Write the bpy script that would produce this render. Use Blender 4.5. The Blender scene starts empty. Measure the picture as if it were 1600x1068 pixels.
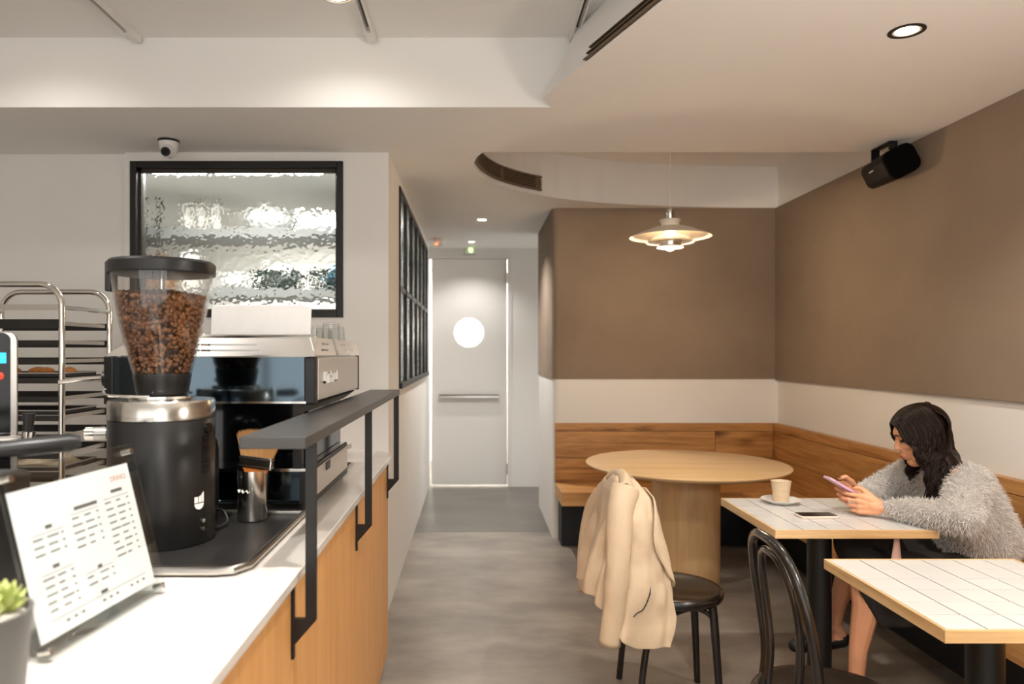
import bpy, bmesh, math, random
import numpy as np
from mathutils import Vector, Matrix, noise
PI = math.pi
S = bpy.context.scene
C = S.collection
random.seed(7)

# ------------------------------------------------------------------ camera
cd = bpy.data.cameras.new('camera')
cam = bpy.data.objects.new('camera', cd); C.objects.link(cam)
cam.location = (0, 0, 1.41); cam.rotation_euler = (PI/2, 0, 0)
cd.sensor_width = 36; cd.lens = 1130*36/1600
cd.shift_x = 60/1600; cd.shift_y = 16/1600
cd.clip_start = .05
cd.dof.use_dof = True; cd.dof.focus_distance = 2.4; cd.dof.aperture_fstop = 2.8
S.camera = cam
# ------------------------------------------------------------------ world + exposure
W = bpy.data.worlds.new('daylight'); S.world = W; W.use_nodes = True
W.node_tree.nodes['Background'].inputs[0].default_value = (1, .975, .94, 1)
W.node_tree.nodes['Background'].inputs[1].default_value = 1.5
S.view_settings.view_transform = 'Standard'; S.view_settings.look = 'None'
S.view_settings.gamma = 1; S.view_settings.use_curve_mapping = False
S.view_settings.exposure = 0.56
S.cycles.use_denoising = True
S.cycles.max_bounces = 10; S.cycles.diffuse_bounces = 5; S.cycles.glossy_bounces = 5
S.cycles.transmission_bounces = 8; S.cycles.transparent_max_bounces = 12
S.cycles.caustics_reflective = False; S.cycles.caustics_refractive = False
S.cycles.sample_clamp_indirect = 6

def area(name, loc, size, energy, col, rot=(0, 0, 0), portal=False, parent=None):
    d = bpy.data.lights.new(name, 'AREA'); d.shape = 'RECTANGLE'; d.size, d.size_y = size
    d.energy = energy; d.color = col
    if portal: d.cycles.is_portal = True
    o = bpy.data.objects.new(name, d); C.objects.link(o); o.location = loc; o.rotation_euler = rot
    if parent: o.parent = parent
    return o
# daylight enters by the shop front behind the camera
area('shop_front_portal', (-.55, -2.52, 1.35), (5.3, 2.3), 1, (1, 1, 1), (PI/2, 0, 0), True)
def spot(name, loc, energy, col, parent, rot=(0, 0, 0), ang=110, blend=.6, r=.03):
    d = bpy.data.lights.new(name, 'SPOT'); d.energy = energy; d.color = col
    d.spot_size = math.radians(ang); d.spot_blend = blend; d.shadow_soft_size = r
    o = bpy.data.objects.new(name, d); C.objects.link(o); o.location = loc; o.rotation_euler = rot
    o.parent = parent
    return o
def point(name, loc, energy, col, parent, r=.03):
    d = bpy.data.lights.new(name, 'POINT'); d.energy = energy; d.color = col; d.shadow_soft_size = r
    o = bpy.data.objects.new(name, d); C.objects.link(o); o.location = loc; o.parent = parent
    return o
WARM = (1, .91, .80); NEUT = (1, .955, .91)

# ------------------------------------------------------------------ materials
def nt(m): return m.node_tree.nodes, m.node_tree.links
def sl(c):
    f = lambda v: v/12.92 if v <= .04045 else ((v+.055)/1.055)**2.4
    return tuple(f(v/255) for v in c)
MATS = {}
def mat(name, rgb, rough=.5, metal=0, var=0, vscale=8, bump=0, bscale=60, trans=0, ior=1.45, coat=0,
        emit=0, stretch=(1, 1, 1), rgb2=None, sheen=0, randv=0, alpha=1, spec=.5, det=4):
    m = bpy.data.materials.new(name); m.use_nodes = True; MATS[name] = m
    N, L = nt(m); b = N['Principled BSDF']
    c = (*sl(rgb), 1)
    b.inputs['Base Color'].default_value = c
    b.inputs['Roughness'].default_value = rough; b.inputs['Metallic'].default_value = metal
    b.inputs['Transmission Weight'].default_value = trans; b.inputs['IOR'].default_value = ior
    b.inputs['Coat Weight'].default_value = coat; b.inputs['Coat Roughness'].default_value = .1
    b.inputs['Sheen Weight'].default_value = sheen; b.inputs['Alpha'].default_value = alpha
    b.inputs['Specular IOR Level'].default_value = spec
    if emit:
        b.inputs['Emission Color'].default_value = c; b.inputs['Emission Strength'].default_value = emit
    tc = None
    if var or bump or rgb2:
        tc = N.new('ShaderNodeTexCoord'); mp = N.new('ShaderNodeMapping')
        mp.inputs['Scale'].default_value = stretch
        L.new(tc.outputs['Object'], mp.inputs[0])
    if var or rgb2:
        n = N.new('ShaderNodeTexNoise'); n.inputs['Scale'].default_value = vscale
        n.inputs['Detail'].default_value = det; n.inputs['Roughness'].default_value = .6
        L.new(mp.outputs[0], n.inputs[0])
        r = N.new('ShaderNodeValToRGB'); r.color_ramp.elements[0].position = .3; r.color_ramp.elements[1].position = .7
        c2 = sl(rgb2) if rgb2 else tuple(v*(1-var) for v in c[:3])
        c1 = c[:3] if rgb2 else tuple(min(1, v*(1+var*.6)) for v in c[:3])
        r.color_ramp.elements[0].color = (*c2, 1); r.color_ramp.elements[1].color = (*c1, 1)
        L.new(n.outputs['Fac'], r.inputs[0]); L.new(r.outputs[0], b.inputs['Base Color'])
    if randv:
        oi = N.new('ShaderNodeObjectInfo'); hs = N.new('ShaderNodeHueSaturation')
        mr = N.new('ShaderNodeMapRange'); mr.inputs['To Min'].default_value = 1-randv; mr.inputs['To Max'].default_value = 1+randv
        L.new(oi.outputs['Random'], mr.inputs[0]); L.new(mr.outputs[0], hs.inputs['Value'])
        src = b.inputs['Base Color']
        if src.is_linked: L.new(src.links[0].from_socket, hs.inputs['Color'])
        else: hs.inputs['Color'].default_value = c
        L.new(hs.outputs[0], b.inputs['Base Color'])
    if bump:
        n2 = N.new('ShaderNodeTexNoise'); n2.inputs['Scale'].default_value = bscale; n2.inputs['Detail'].default_value = 3
        L.new(mp.outputs[0], n2.inputs[0])
        bp = N.new('ShaderNodeBump'); bp.inputs['Strength'].default_value = bump; bp.inputs['Distance'].default_value = .01
        L.new(n2.outputs['Fac'], bp.inputs['Height']); L.new(bp.outputs[0], b.inputs['Normal'])
    return m
def wood(name, light, dark, axis=0, rough=.45, scale=1, knots=0, contrast=1):
    """wood whose grain runs along the given object axis"""
    m = bpy.data.materials.new(name); m.use_nodes = True; MATS[name] = m
    N, L = nt(m); b = N['Principled BSDF']; b.inputs['Roughness'].default_value = rough
    tc = N.new('ShaderNodeTexCoord'); oi = N.new('ShaderNodeObjectInfo')
    add = N.new('ShaderNodeVectorMath'); add.operation = 'ADD'
    mul = N.new('ShaderNodeVectorMath'); mul.operation = 'SCALE'; mul.inputs['Scale'].default_value = 37
    L.new(oi.outputs['Random'], mul.inputs[0]); L.new(tc.outputs['Object'], add.inputs[0]); L.new(mul.outputs[0], add.inputs[1])
    mp = N.new('ShaderNodeMapping'); s = [14*scale]*3; s[axis] = 1.1*scale; mp.inputs['Scale'].default_value = s
    L.new(add.outputs[0], mp.inputs[0])
    n = N.new('ShaderNodeTexNoise'); n.inputs['Scale'].default_value = 1.6; n.inputs['Detail'].default_value = 6
    n.inputs['Roughness'].default_value = .62; n.inputs['Distortion'].default_value = .8 if knots else .3
    L.new(mp.outputs[0], n.inputs[0])
    mp2 = N.new('ShaderNodeMapping'); s = [90*scale]*3; s[axis] = 2.5*scale; mp2.inputs['Scale'].default_value = s
    L.new(add.outputs[0], mp2.inputs[0])
    f = N.new('ShaderNodeTexNoise'); f.inputs['Scale'].default_value = 2; f.inputs['Detail'].default_value = 3
    L.new(mp2.outputs[0], f.inputs[0])
    mx = N.new('ShaderNodeMath'); mx.operation = 'MULTIPLY_ADD'; mx.inputs[1].default_value = .35
    L.new(f.outputs['Fac'], mx.inputs[0]); L.new(n.outputs['Fac'], mx.inputs[2])
    r = N.new('ShaderNodeValToRGB')
    r.color_ramp.elements[0].position = .5; r.color_ramp.elements[1].position = .85
    lc = Vector(sl(light)); dc = Vector(sl(dark)); mid = (lc+dc)/2
    d = mid+(dc-mid)*contrast; l = mid+(lc-mid)*contrast
    r.color_ramp.elements[0].color = (*d, 1); r.color_ramp.elements[1].color = (*l, 1)
    L.new(mx.outputs[0], r.inputs[0]); out = r.outputs[0]
    if knots:
        mp3 = N.new('ShaderNodeMapping'); s = [7.5]*3; s[axis] = 3.2; mp3.inputs['Scale'].default_value = s
        L.new(add.outputs[0], mp3.inputs[0])
        dn = N.new('ShaderNodeTexNoise'); dn.inputs['Scale'].default_value = 2.5
        L.new(mp3.outputs[0], dn.inputs[0])
        mixv = N.new('ShaderNodeMix'); mixv.data_type = 'VECTOR'; mixv.inputs['Factor'].default_value = .18
        L.new(mp3.outputs[0], mixv.inputs['A']); L.new(dn.outputs['Color'], mixv.inputs['B'])
        v = N.new('ShaderNodeTexVoronoi'); v.inputs['Scale'].default_value = 1.0
        L.new(mixv.outputs['Result'], v.inputs['Vector'])
        kr = N.new('ShaderNodeValToRGB'); kr.color_ramp.elements[0].position = .08; kr.color_ramp.elements[1].position = .30
        kr.color_ramp.elements[0].color = (.16, .1, .06, 1); kr.color_ramp.elements[1].color = (1, 1, 1, 1)
        L.new(v.outputs['Distance'], kr.inputs[0])
        mm = N.new('ShaderNodeMix'); mm.data_type = 'RGBA'; mm.blend_type = 'MULTIPLY'; mm.inputs['Factor'].default_value = knots
        L.new(out, mm.inputs['A']); L.new(kr.outputs[0], mm.inputs['B']); out = mm.outputs['Result']
    hs = N.new('ShaderNodeHueSaturation'); mr = N.new('ShaderNodeMapRange')
    mr.inputs['To Min'].default_value = .9; mr.inputs['To Max'].default_value = 1.08
    L.new(oi.outputs['Random'], mr.inputs[0]); L.new(mr.outputs[0], hs.inputs['Value']); L.new(out, hs.inputs['Color'])
    L.new(hs.outputs[0], b.inputs['Base Color'])
    bp = N.new('ShaderNodeBump'); bp.inputs['Strength'].default_value = .08; bp.inputs['Distance'].default_value = .004
    L.new(mx.outputs[0], bp.inputs['Height']); L.new(bp.outputs[0], b.inputs['Normal'])
    return m
mat('white_plaster', (232, 230, 226), .75, var=.03, vscale=1.5, bump=.06, bscale=25)
mat('white_ceiling', (238, 237, 234), .8, var=.02, vscale=1.2)
mat('brown_plaster', (139, 122, 105), .85, var=.15, vscale=1.4, bump=.12, bscale=14, det=6)
mat('white_paint', (226, 224, 220), .4)
mat('concrete', (162, 153, 142), .36, rgb2=(112, 105, 97), vscale=1.7, stretch=(1, 1.8, 1), bump=.05, bscale=30, det=8)
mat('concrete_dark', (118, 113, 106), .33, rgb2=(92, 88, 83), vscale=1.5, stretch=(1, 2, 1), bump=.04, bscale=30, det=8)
mat('black_metal', (21, 20, 19), .42, 1 if False else 0, spec=.5)
mat('rail_metal', (66, 64, 62), .38, .35)
mat('black_plastic', (22, 21, 21), .38)
mat('black_gloss', (14, 13, 13), .12)
mat('black_board', (24, 25, 28), .6)
mat('grinder_black', (25, 24, 23), .32, .1)
mat('chrome', (215, 212, 206), .12, 1)
mat('steel', (190, 186, 180), .28, 1)
mat('brushed_steel', (205, 200, 192), .2, 1, var=.12, vscale=6, stretch=(1, 1, 30))
mat('mirror_steel', (84, 97, 106), .07, 1)
mat('satin_panel', (206, 198, 188), .3, .6)
mat('dark_glass', (10, 12, 15), .07)
mat('marble', (238, 234, 227), .16, rgb2=(216, 207, 196), vscale=1.3, stretch=(1, 2.2, 1), det=9, coat=.3)
mat('tile_glaze', (212, 210, 206), .22, randv=.025)
mat('grout', (40, 36, 32), .95, spec=.1)
mat('chair_black', (22, 17, 14), .26, coat=.4)
mat('leather', (204, 181, 152), .5, var=.06, vscale=9, bump=.12, bscale=45)
mat('leather_lining', (196, 172, 140), .6)
mat('ceramic', (236, 233, 227), .15)
mat('cup_glaze', (222, 205, 178), .22, rgb2=(196, 168, 132), vscale=7, stretch=(.4, .4, 2))
mat('latte', (226, 204, 172), .5)
mat('paper', (240, 240, 238), .6)
mat('print_ink', (92, 90, 87), .7)
mat('print_orange', (196, 116, 70), .7)
mat('bean', (132, 88, 54), .35, rgb2=(74, 44, 25), vscale=55)
mat('bean_dark', (48, 27, 14), .7)
mat('bristle', (188, 138, 84), .65, var=.3, vscale=60, stretch=(6, 6, .4))
mat('orange_wood', (196, 112, 44), .4)
mat('stick_wood', (150, 104, 62), .5)
mat('pot_grey', (88, 88, 86), .45)
mat('soil', (186, 180, 170), .9, var=.3, vscale=90)
mat('leaf', (150, 168, 84), .45, rgb2=(196, 200, 132), vscale=30)
mat('cyan_screen', (30, 170, 210), .3, emit=1.2)
mat('red_button', (214, 62, 40), .4, emit=.4)
mat('skin', (222, 160, 122), .5, var=.06, vscale=14)
mat('lip', (176, 84, 74), .4)
mat('nail', (120, 44, 44), .2)
mat('eye', (40, 28, 24), .2)
mat('hair', (30, 18, 12), .36, var=.4, vscale=40, spec=.22)
mat('sweater', (168, 162, 156), .95, var=.08, vscale=25, sheen=.3)
mat('sweater_fur', (212, 207, 201), .8, sheen=.3)
mat('skirt', (42, 36, 33), .85, var=.35, vscale=160, bump=.3, bscale=200)
mat('shoe', (20, 18, 18), .45)
mat('phone_pink', (206, 168, 190), .3)
mat('phone_case', (226, 206, 192), .35)
mat('screen_black', (8, 8, 9), .06)
mat('strap_pink', (204, 164, 150), .5)
mat('bag_pink', (196, 156, 142), .5)
mat('lamp_white', (236, 228, 214), .35)
mat('lamp_glow', (255, 226, 184), .5, emit=9)
thin_globe = mat('fill_globe_glow', (255, 238, 214), .5, emit=3, alpha=.35)
mat('lens_glow', (255, 236, 208), .5, emit=14)
mat('led_cool', (255, 246, 232), .5, emit=5)
mat('green_led', (170, 230, 120), .5, emit=3)
mat('orange_led', (240, 130, 80), .5, emit=1.5)
mat('vent_dark', (52, 44, 36), .55)
mat('vent_brown', (110, 92, 74), .55)
mat('crate_green', (14, 34, 22), .6)
mat('box_brown', (128, 92, 62), .8)
mat('blue_plastic', (40, 110, 140), .4)
mat('bag_white', (240, 240, 238), .5, bump=.5, bscale=14)
mat('shelf_grey', (120, 120, 118), .5)
mat('board_plastic', (206, 204, 200), .4, var=.04, vscale=20)
mat('linen', (190, 172, 146), .9, var=.2, vscale=12)
mat('bread', (180, 112, 50), .7, var=.35, vscale=40)
mat('speaker_brown', (16, 9, 8), .5, spec=.25)
mat('speaker_grille', (4, 4, 5), .9, spec=.1)
mat('tray_dark', (36, 32, 29), .5, .2)
mat('rubber', (36, 35, 34), .35)
mat('cable', (24, 23, 22), .5)
wood('counter_wood', (226, 172, 108), (206, 148, 84), 2, .42, 1.2, contrast=.8)
wood('bench_x', (200, 148, 88), (142, 94, 46), 0, .4, .9, .8)
wood('bench_y', (202, 150, 90), (152, 100, 50), 1, .4, .9, .8)
wood('seat_x', (214, 164, 104), (182, 130, 76), 0, .42)
wood('seat_y', (214, 164, 104), (182, 130, 76), 1, .42)
wood('oak_x', (222, 190, 144), (204, 168, 120), 0, .4, .7, contrast=.8)
wood('oak_z', (216, 180, 132), (194, 154, 106), 2, .42, .8, contrast=.9)
wood('edge_x', (222, 190, 142), (186, 146, 96), 0, .45)
wood('edge_y', (222, 190, 142), (186, 146, 96), 1, .45)
# thin clear glass: straight-through light plus a mirror film by angle
def thin_glass(name, tint, ior=1.45, rough=.02):
    m = bpy.data.materials.new(name); m.use_nodes = True; MATS[name] = m
    N, L = nt(m); N.remove(N['Principled BSDF'])
    tr = N.new('ShaderNodeBsdfTransparent'); tr.inputs[0].default_value = (*tint, 1)
    gl = N.new('ShaderNodeBsdfGlossy'); gl.inputs['Roughness'].default_value = rough
    lw = N.new('ShaderNodeLayerWeight'); lw.inputs[0].default_value = .5; pw_ = N.new('ShaderNodeMath'); pw_.operation = 'POWER'; pw_.inputs[1].default_value = 4.5
    fr = N.new('ShaderNodeMath'); fr.operation = 'MULTIPLY_ADD'; fr.inputs[1].default_value = .8; fr.inputs[2].default_value = .045
    L.new(lw.outputs['Facing'], pw_.inputs[0]); L.new(pw_.outputs[0], fr.inputs[0])
    mx = N.new('ShaderNodeMixShader'); L.new(fr.outputs[0], mx.inputs[0]); L.new(tr.outputs[0], mx.inputs[1]); L.new(gl.outputs[0], mx.inputs[2])
    L.new(mx.outputs[0], N['Material Output'].inputs[0])
thin_glass('glass_clear', (.96, .97, .97)); thin_glass('hopper_glass', (.97, .96, .95), 1.5); thin_glass('acrylic', (.95, .965, .965), 1.45)
# hammered glass
def hammered(name):
    m = mat(name, (240, 245, 245), .03, trans=1, ior=1.22)
    N, L = nt(m); b = N['Principled BSDF']
    tc = N.new('ShaderNodeTexCoord'); v = N.new('ShaderNodeTexVoronoi'); v.feature = 'SMOOTH_F1'
    v.inputs['Scale'].default_value = 42; v.inputs['Smoothness'].default_value = .6
    L.new(tc.outputs['Object'], v.inputs['Vector'])
    n = N.new('ShaderNodeTexNoise'); n.inputs['Scale'].default_value = 6; L.new(tc.outputs['Object'], n.inputs[0])
    ma = N.new('ShaderNodeMath'); ma.operation = 'MULTIPLY_ADD'; ma.inputs[1].default_value = 3
    L.new(n.outputs['Fac'], ma.inputs[0]); L.new(v.outputs['Distance'], ma.inputs[2])
    bp = N.new('ShaderNodeBump'); bp.inputs['Strength'].default_value = .4; bp.inputs['Distance'].default_value = .01
    L.new(ma.outputs[0], bp.inputs['Height']); L.new(bp.outputs[0], b.inputs['Normal'])
hammered('hammered_glass')

# ------------------------------------------------------------------ mesh helpers
def box(bm, x0, x1, y0, y1, z0, z1):
    v = [bm.verts.new((x, y, z)) for z in (z0, z1) for y in (y0, y1) for x in (x0, x1)]
    for f in ((0, 2, 3, 1), (4, 5, 7, 6), (0, 1, 5, 4), (2, 6, 7, 3), (0, 4, 6, 2), (1, 3, 7, 5)):
        bm.faces.new([v[i] for i in f])
    return bm
def B(*a):
    return box(bmesh.new(), *a)
def prism(bm, poly, z0, z1, axis='z'):
    P = {'z': lambda a, b, c: (a, b, c), 'y': lambda a, b, c: (a, c, b), 'x': lambda a, b, c: (c, a, b)}[axis]
    lo = [bm.verts.new(P(a, b, z0)) for a, b in poly]; hi = [bm.verts.new(P(a, b, z1)) for a, b in poly]
    n = len(poly)
    bm.faces.new(lo[::-1]); bm.faces.new(hi)
    for i in range(n):
        bm.faces.new((lo[i], lo[(i+1) % n], hi[(i+1) % n], hi[i]))
    return bm
def lathe(bm, prof, n=32, c=(0, 0, 0), cap=True):
    """revolve (r,z) profile round z; closed ends where r>0 when cap"""
    rings = []
    for r, z in prof:
        if r < 1e-6: rings.append([bm.verts.new((c[0], c[1], c[2]+z))])
        else: rings.append([bm.verts.new((c[0]+r*math.cos(2*PI*i/n), c[1]+r*math.sin(2*PI*i/n), c[2]+z)) for i in range(n)])
    for a, b in zip(rings, rings[1:]):
        for i in range(n):
            j = (i+1) % n
            if len(a) == 1 and len(b) == 1: continue
            if len(a) == 1: bm.faces.new((a[0], b[j], b[i]))
            elif len(b) == 1: bm.faces.new((a[i], a[j], b[0]))
            else: bm.faces.new((a[i], a[j], b[j], b[i]))
    if cap:
        if len(rings[0]) > 1: bm.faces.new(rings[0][::-1])
        if len(rings[-1]) > 1: bm.faces.new(rings[-1])
    return bm
def tube(bm, pts, r, n=8, closed=False, cap=True, flat=1.0, up=None):
    pts = [Vector(p) for p in pts]; m = len(pts)
    rr = r if isinstance(r, (list, tuple)) else [r]*m
    rings = []; prev = None
    for i, p in enumerate(pts):
        if closed: t = (pts[(i+1) % m]-pts[i-1])
        else: t = pts[min(i+1, m-1)]-pts[max(i-1, 0)]
        t.normalize()
        if prev is None:
            a = Vector(up) if up else (Vector((0, 0, 1)) if abs(t.z) < .9 else Vector((1, 0, 0)))
            u = (a-t*a.dot(t)).normalized()
        else:
            u = prev-t*prev.dot(t)
            u = u.normalized() if u.length > 1e-6 else prev
        prev = u; w = t.cross(u)
        rings.append([bm.verts.new(p+u*(math.cos(2*PI*k/n)*rr[i]*flat)+w*(math.sin(2*PI*k/n)*rr[i])) for k in range(n)])
    seq = list(zip(rings, rings[1:]))
    if closed: seq.append((rings[-1], rings[0]))
    for a, b in seq:
        for k in range(n):
            j = (k+1) % n
            bm.faces.new((a[k], a[j], b[j], b[k]))
    if cap and not closed:
        bm.faces.new(rings[0][::-1]); bm.faces.new(rings[-1])
    return bm
def capsule(bm, p, q, r1, r2, n=12):
    p = Vector(p); q = Vector(q); d = q-p; L_ = max(d.length, 1e-5); t = d/L_
    pts, rr = [], []
    for a in (-88, -60, -30, 0): pts.append(p+t*(r1*math.sin(math.radians(a)))); rr.append(max(r1*math.cos(math.radians(a)), 1e-4))
    for a in (0, 30, 60, 88): pts.append(q+t*(r2*math.sin(math.radians(a)))); rr.append(max(r2*math.cos(math.radians(a)), 1e-4))
    a = Vector((0, 0, 1)) if abs(t.z) < .9 else Vector((1, 0, 0))
    u = (a-t*a.dot(t)).normalized(); w = t.cross(u); rings = []
    for c, r in zip(pts, rr):
        rings.append([bm.verts.new(c+(u*math.cos(2*PI*k/n)+w*math.sin(2*PI*k/n))*r) for k in range(n)])
    for x, y in zip(rings, rings[1:]):
        for k in range(n): bm.faces.new((x[k], x[(k+1) % n], y[(k+1) % n], y[k]))
    bm.faces.new(rings[0][::-1]); bm.faces.new(rings[-1])
    return bm
def ellipsoid(bm, c, r, M=None, n=14):
    g = bmesh.ops.create_uvsphere(bm, u_segments=n, v_segments=max(6, n*2//3), radius=1)
    T = Matrix.Translation(c) @ (M or Matrix()) @ Matrix.Diagonal((*r, 1))
    bmesh.ops.transform(bm, matrix=T, verts=g['verts'])
    return bm
def bez(P0, P1, P2, P3, n=10):
    P0, P1, P2, P3 = map(Vector, (P0, P1, P2, P3)); o = []
    for i in range(n+1):
        t = i/n; s = 1-t
        o.append(P0*s**3+P1*3*s*s*t+P2*3*s*t*t+P3*t**3)
    return o
def smoothpath(pts, sub=6):
    """Catmull-Rom through pts"""
    P = [Vector(p) for p in pts]; o = []
    for i in range(len(P)-1):
        a = P[max(i-1, 0)]; b = P[i]; c = P[i+1]; d = P[min(i+2, len(P)-1)]
        for k in range(sub):
            t = k/sub
            o.append(.5*((2*b)+(c-a)*t+(2*a-5*b+4*c-d)*t*t+(3*b-a-3*c+d)*t**3))
    o.append(P[-1]); return o
OFF = {}
def obj(name, bm, m, parent=None, smooth=False, bevel=0, ang=35, seg=2):
    if isinstance(bm, bmesh.types.BMesh):
        bmesh.ops.recalc_face_normals(bm, faces=bm.faces)
        me = bpy.data.meshes.new(name); bm.to_mesh(me); bm.free()
    else: me = bm
    o = bpy.data.objects.new(name, me); C.objects.link(o)
    if m: 
        me.materials.clear(); me.materials.append(MATS[m])
    root = parent
    if parent is not None:
        o.parent = parent
        while root.parent: root = root.parent
        if root.name in OFF: me.transform(Matrix.Translation(-OFF[root.name]))
        OFFP = None
    if smooth:
        me.shade_smooth()
        if ang < 180: me.set_sharp_from_angle(angle=math.radians(ang))
    if bevel:
        b = o.modifiers.new('bevel', 'BEVEL'); b.width = bevel; b.segments = seg; b.limit_method = 'ANGLE'
        b.harden_normals = False
    return o
def tag(o, label, cat, group=None):
    o['label'] = label; o['category'] = cat
    if group: o['group'] = group
    return o
def thing(name, label, cat, loc=(0, 0, 0), rotz=0, group=None, world=False):
    """an Empty at the base of the thing; world=True: its parts are given in world coordinates"""
    o = bpy.data.objects.new(name, None); C.objects.link(o); o.empty_display_size = .1
    o.location = loc; o.rotation_euler = (0, 0, rotz); tag(o, label, cat, group)
    if world: OFF[o.name] = Vector(loc)
    return o
def struct(name, bm, m, parent=None, **k):
    o = obj(name, bm, m, parent, **k)
    if parent is None: o['kind'] = 'structure'
    return o
def share(o, name, parent, loc):
    c = o.copy(); c.name = name; C.objects.link(c); c.parent = parent; c.location = loc; return c
def dup(root, loc, rotz, label, group=None):
    r = root.copy(); C.objects.link(r); r.location = loc; r.rotation_euler = (0, 0, rotz); r['label'] = label
    if group: r['group'] = group
    def rec(a, b):
        for ch in list(a.children):
            c = ch.copy(); C.objects.link(c); c.parent = b; rec(ch, c)
    rec(root, r)
    return r
def rrect(x0, x1, y0, y1, r, n=5):
    o = []
    for cx, cy, a0 in ((x1-r, y0+r, -90), (x1-r, y1-r, 0), (x0+r, y1-r, 90), (x0+r, y0+r, 180)):
        for i in range(n+1):
            a = math.radians(a0+90*i/n); o.append((cx+r*math.cos(a), cy+r*math.sin(a)))
    return o
def text_mesh(s, size, extrude, font_shear=0):
    cu = bpy.data.curves.new('lettering', 'FONT'); cu.body = s; cu.size = size; cu.extrude = extrude; cu.shear = font_shear
    o = bpy.data.objects.new('tmp', cu); C.objects.link(o)
    dg = bpy.context.evaluated_depsgraph_get(); dg.update()
    me = bpy.data.meshes.new_from_object(o.evaluated_get(dg)); bpy.data.objects.remove(o)
    return me
def remeshed(bm, voxel, smooth=4):
    me = bpy.data.meshes.new('raw'); bmesh.ops.recalc_face_normals(bm, faces=bm.faces); bm.to_mesh(me); bm.free()
    o = bpy.data.objects.new('tmp', me); C.objects.link(o)
    r = o.modifiers.new('r', 'REMESH'); r.mode = 'VOXEL'; r.voxel_size = voxel
    if smooth:
        s = o.modifiers.new('s', 'SMOOTH'); s.iterations = smooth; s.factor = .5
    dg = bpy.context.evaluated_depsgraph_get(); dg.update()
    out = bpy.data.meshes.new_from_object(o.evaluated_get(dg)); bpy.data.objects.remove(o)
    return out

# ================================================================== THE ROOM
HC, HL = 2.81, 2.50             # high ceiling, lowered ceiling
struct('floor', B(-3.5, 2.45, -2.6, 5.67, -.1, 0), 'concrete')
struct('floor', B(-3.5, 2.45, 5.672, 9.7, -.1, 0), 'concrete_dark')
struct('ceiling', B(-3.5, 2.45, -2.6, 7.7, HC, HC+.1), 'white_ceiling')
lip = [(.052, 3.94), (.018, 4.04), (.003, 4.16), (.006, 4.28), (.045, 4.46), (.123, 4.65), (.22, 4.79), (.33, 4.91), (.46, 5.02), (.60, 5.115), (.76, 5.20), (.95, 5.28), (1.2, 5.35), (1.6, 5.42), (2.0, 5.452), (2.45, 5.468)]
slab = [(-3.5, 3.22), (.345, 3.22), (.322, 3.16), (.30, 3.08), (.585, 2.24), (.92, 1.25), (1.25, .2), (1.25, -2.6), (2.45, -2.6), (2.45, 3.94)] + lip + [(2.45, 7.7), (-3.5, 7.7)]
sb = prism(bmesh.new(), slab, HL, HC)
for v in sb.verts:                                   # the free edge towards the high ceiling leans back
    if v.co.z > 2.6 and .29 < v.co.x < 1.3 and v.co.y < 3.21: v.co.x += .155
    if v.co.z > 2.6 and abs(v.co.x-.345) < .001 and abs(v.co.y-3.22) < .001: v.co.x += .09
struct('ceiling', sb, 'white_ceiling')
# right wall with proud brown plaster field
wr = struct('wall_right', B(2.30, 2.42, -2.6, 5.6, 0, HC), 'white_plaster')
struct('plaster_field', B(2.278, 2.30, -2.5, 5.466, 1.20, HL), 'brown_plaster', wr, bevel=.003)
# back wall of the seating corner, its left end turning into the corridor
def corner(x, y, r, far):
    return [(x, far), (x, y+r)] + [(x+r-r*math.cos(a), y+r-r*math.sin(a)) for a in [PI/2*i/6 for i in range(1, 7)]] + [(2.30, y), (2.30, far)]
wb = struct('wall_back', prism(bmesh.new(), corner(.600, 5.472, .045, 6.65), 0, HC), 'white_plaster', smooth=True)
struct('plaster_field', prism(bmesh.new(), corner(.594, 5.466, .05, 6.656), 1.207, HL), 'brown_plaster', wb, smooth=True)
# end wall of corridor with door opening
DX0, DX1, DZ = -.462, .358, 2.392
we = bmesh.new()
box(we, -.60, DX0, 7.59, 7.70, 0, HL); box(we, DX1, 2.3, 7.59, 7.70, 0, HL); box(we, DX0, DX1, 7.59, 7.70, DZ, HL)
we = struct('wall_end', we, 'white_plaster')
# partition wall with kitchen window
wp = bmesh.new()
X0, X1, Z0, Z1 = -1.874, -.712, 1.60, 2.452
box(wp, -1.905, X0, 3.95, 4.07, 0, HL); box(wp, X1, -.465, 3.95, 4.07, 0, HL)
box(wp, X0, X1, 3.95, 4.07, 0, Z0); box(wp, X0, X1, 3.95, 4.07, Z1, HL)
box(wp, -3.5, -1.905, 3.985, 4.07, 0, HL)
struct('wall_partition', wp, 'white_plaster')
# corridor left wall with window strip
wc = bmesh.new(); Y0, Y1, Z2, Z3 = 4.50, 7.20, 1.183, 2.445
box(wc, -.585, -.465, 4.07, Y0, 0, HL); box(wc, -.585, -.465, Y1, 7.59, 0, HL)
box(wc, -.585, -.465, Y0, Y1, 0, Z2); box(wc, -.585, -.465, Y0, Y1, Z3, HL)
struct('wall_corridor', wc, 'white_plaster')
struct('wall_left', B(-3.5, -3.4, -2.6, 7.7, 0, HC), 'white_plaster')
struct('wall_kitchen', B(-3.4, -.585, 7.0, 7.1, 0, HL), 'white_plaster')
# shop front behind the camera: wide opening to daylight
wf = bmesh.new()
box(wf, -3.5, -3.2, -2.6, -2.5, 0, HC); box(wf, 2.1, 2.45, -2.6, -2.5, 0, HC)
box(wf, -3.2, 2.1, -2.6, -2.5, 2.5, HC); box(wf, -3.2, 2.1, -2.6, -2.5, 0, .2)
for x in (-1.9, -.6, .7): box(wf, x-.03, x+.03, -2.58, -2.52, .2, 2.5)
struct('wall_front', wf, 'white_plaster')
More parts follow.
